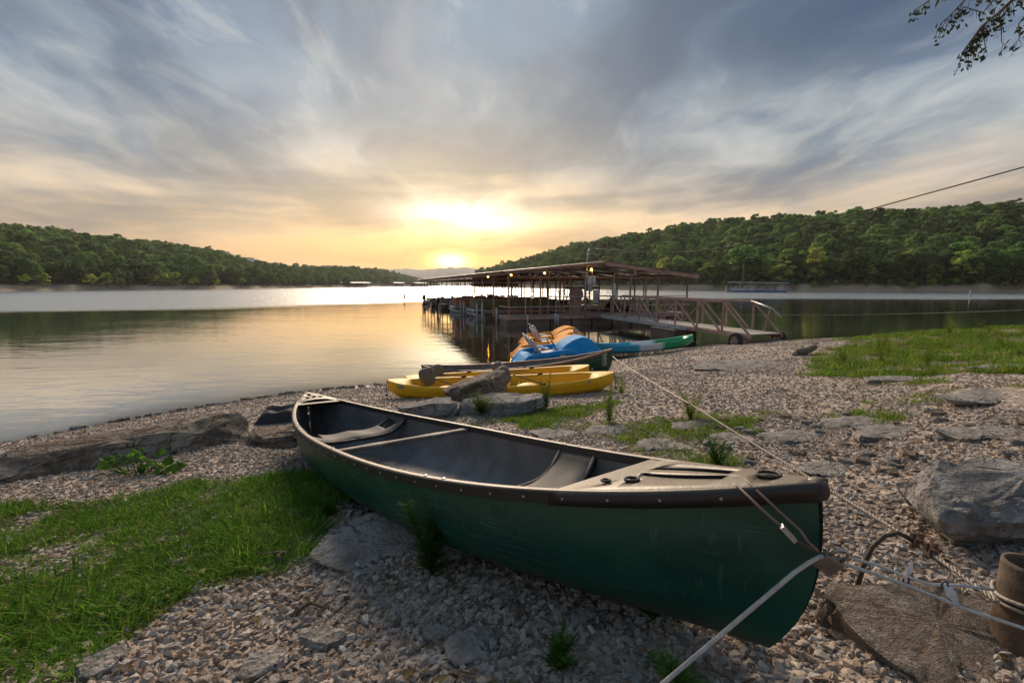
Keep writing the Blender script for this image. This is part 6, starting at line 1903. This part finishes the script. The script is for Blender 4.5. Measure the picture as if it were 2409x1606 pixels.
mb = MB(); mb.tube([(0, 0, -1), (0, 0, .95)], .13, 8); mb.tube([(0, 0, .95), (0, 0, 1.05)], [.16, .10], 8); o = mb.build('marker_post', 'dark_far'); o.location = (-16.25, 68.9, 0); tag(o, 'lone dark marker post standing in the open water', 'post')


def far_dock(label, a, b_, h, depth, wall):
    a, b_ = Vector(a + (0,)), Vector(b_ + (0,)); d = b_ - a; L = d.length
    root = empty('covered_dock', label=label, cat='dock', group='far covered docks on the left'); 
    mb = MB(); mb.box((L / 2, 0, .4), (L, depth, .5)); mb.build('deck', 'dark_far', root)
    mb = MB(); mb.add([(-1, -depth / 2 - 1, h), (L + 1, -depth / 2 - 1, h), (L + 1, 0, h + .9), (-1, 0, h + .9), (L + 1, depth / 2 + 1, h), (-1, depth / 2 + 1, h)], [(0, 1, 2, 3), (3, 2, 4, 5)]); mb.build('roof', 'white_far', root)
    n = max(3, int(L / 5))
    for k in range(n + 1): mb = MB(); mb.box((L * k / n, -depth / 2, h / 2), (.35, .35, h)); mb.build('post', 'wall_cream', root)
    for k in range(n):
        if k % 2: mb = MB(); mb.box((L * (k + .5) / n, -depth / 2 + 2.5, 1.3), (L / n * .5, 4.5, 1.3)); mb.build('berthed_boat', wall, root)
    mb = MB(); mb.box((L / 2, depth / 2, h * .5), (L, .2, h)); mb.build('back_wall', 'dark_far', root)
    frame(root, a, d)


far_dock('white roofed long dock on the left, nearer of the two', (-184, 379), (-165, 418), 4.2, 9, 'white_far')
far_dock('white roofed long dock on the left, farther of the two', (-164, 421), (-146, 462), 4.4, 9, 'white_far')
far_dock('tiny covered dock left of the boat dock', (-172, 640), (-160, 668), 5.5, 9, 'white_far')
far_dock('tiny covered dock just beside the far end of the boat dock', (-149, 690), (-138, 730), 5.5, 9, 'white_far')


def house(label, u, v, dist, w_, hgt, wall, roof):
    az_, el_ = az_el(u, v); x, y = dist * math.sin(az_), dist * math.cos(az_); z = 2.1 + el_ * dist
    root = empty('house', (x, y, z), (0, 0, -az_ + .35), label, 'house')
    mb = MB(); mb.box((0, 0, hgt / 2 - 3), (w_, w_ * .7, hgt + 6)); mb.build('wall', wall, root)
    d_ = w_ * .42; hw = w_ * .58
    mb = MB(); mb.add([(-hw, -d_, hgt), (hw, -d_, hgt), (hw, 0, hgt + w_ * .26), (-hw, 0, hgt + w_ * .26), (hw, d_, hgt), (-hw, d_, hgt)], [(0, 1, 2, 3), (3, 2, 4, 5), (0, 3, 5), (1, 4, 2)]); rf = mb.build('roof', roof, root)
    mb = MB(); mb.box((w_ * .25, .6, hgt + w_ * .26), (.9, .9, 2.2)); mb.build('chimney', wall, rf)
    for k in range(3):
        for s_ in range(2 if hgt > 5 else 1): mb = MB(); mb.box((-w_ * .32 + w_ * .32 * k, -w_ * .35 - .03, 1.6 + 3 * s_), (w_ * .16, .1, 1.5)); mb.build('window', 'window_far', root)
    mb = MB(); mb.box((w_ * .1, -w_ * .35 - 1.2, 2.9), (w_ * .8, 2.4, .2)); mb.build('balcony', wall, root)


house('white roofed house among the trees on the left hill', 590, 633, 470, 11, 6.0, 'wall_cream', 'white_far')
house('grey roofed house higher up among the trees on the left hill', 520, 612, 500, 12, 5.0, 'wall_cream', 'slate_roof')
house('pale house on the low ridge above the far docks', 768, 641, 640, 11, 6.0, 'white_far', 'slate_roof')
# ------------------------------------------------------------------ pieces that stand apart become parts of their own
def split_loose(o, name):
    me = o.data; n = len(me.vertices); par = list(range(n))
    def find(a):
        while par[a] != a: par[a] = par[par[a]]; a = par[a]
        return a
    for p in me.polygons:
        v = p.vertices; a = find(v[0])
        for k in v[1:]:
            b_ = find(k)
            if b_ != a: par[b_] = a
    isl = {}
    for p in me.polygons: isl.setdefault(find(p.vertices[0]), []).append(p)
    if len(isl) < 2: o.name = name; return
    for polys in isl.values():
        ids = sorted({v for p in polys for v in p.vertices}); mp = {v: i for i, v in enumerate(ids)}
        m2 = bpy.data.meshes.new(name); m2.from_pydata([me.vertices[v].co[:] for v in ids], [], [[mp[v] for v in p.vertices] for p in polys])
        for mm in me.materials: m2.materials.append(mm)
        m2.polygons.foreach_set('use_smooth', [p.use_smooth for p in polys]); m2.update()
        q = bpy.data.objects.new(name, m2); COL.objects.link(q); q.parent = o.parent; q.matrix_parent_inverse = o.matrix_parent_inverse.copy(); q.matrix_basis = o.matrix_basis.copy()
        for md in o.modifiers:
            if md.type == 'BEVEL': k = q.modifiers.new('bevel', 'BEVEL'); k.width = md.width; k.segments = 2; k.limit_method = 'ANGLE'
    bpy.data.objects.remove(o)


SPLIT = {'foot_ridges': 'foot_ridge', 'strap': 'strap', 'seat_frame': 'seat_tube', 'benches': 'bench', 'seats': 'seat', 'fence_panels': 'fence_panel', 'railing': 'rail', 'rub_rail': 'rub_rail', 'finger_rail': 'finger_rail', 'deck_frame': 'deck_beam', 'conduit': 'conduit', 'carry_toggle': 'carry_toggle', 'canopy_frame': 'canopy_strut', 'fence_rail': 'fence_rail', 'tow_tower': 'tower_tube', 'pedal_crank': 'pedal_crank', 'loft_shelf': 'loft_beam', 'sign_lines': 'sign_line', 'truss': 'truss_bar', 'rope_wrap': 'rope_wrap', 'faded_lettering': 'faded_lettering', 'wheel_nuts': 'wheel_nut', 'seat_lip': 'seat_lip', 'wash_table': 'wash_table'}
for o in list(COL.objects):
    bn = o.name.split('.')[0]
    if bn in SPLIT and o.type == 'MESH' and o.parent is not None: split_loose(o, SPLIT[bn])

# ------------------------------------------------------------------ evening haze over the lake
hz = MB(); hz.box((0, 2350, 73.5), (9200, 5700, 154)); ho = hz.build('haze', [])
m = bpy.data.materials.new('haze'); m.use_nodes = True; t = m.node_tree; t.nodes.clear()
pv = nd(t, 'ShaderNodeVolumePrincipled'); pv.inputs['Color'].default_value = (.93, .94, .96, 1); pv.inputs['Density'].default_value = HAZE; pv.inputs['Anisotropy'].default_value = .35
o_ = nd(t, 'ShaderNodeOutputMaterial'); t.links.new(pv.outputs[0], o_.inputs['Volume'])
ho.data.materials.append(m); tag(ho, 'thin evening haze over the whole lake', 'haze', kind='stuff')
bpy.context.view_layer.update()
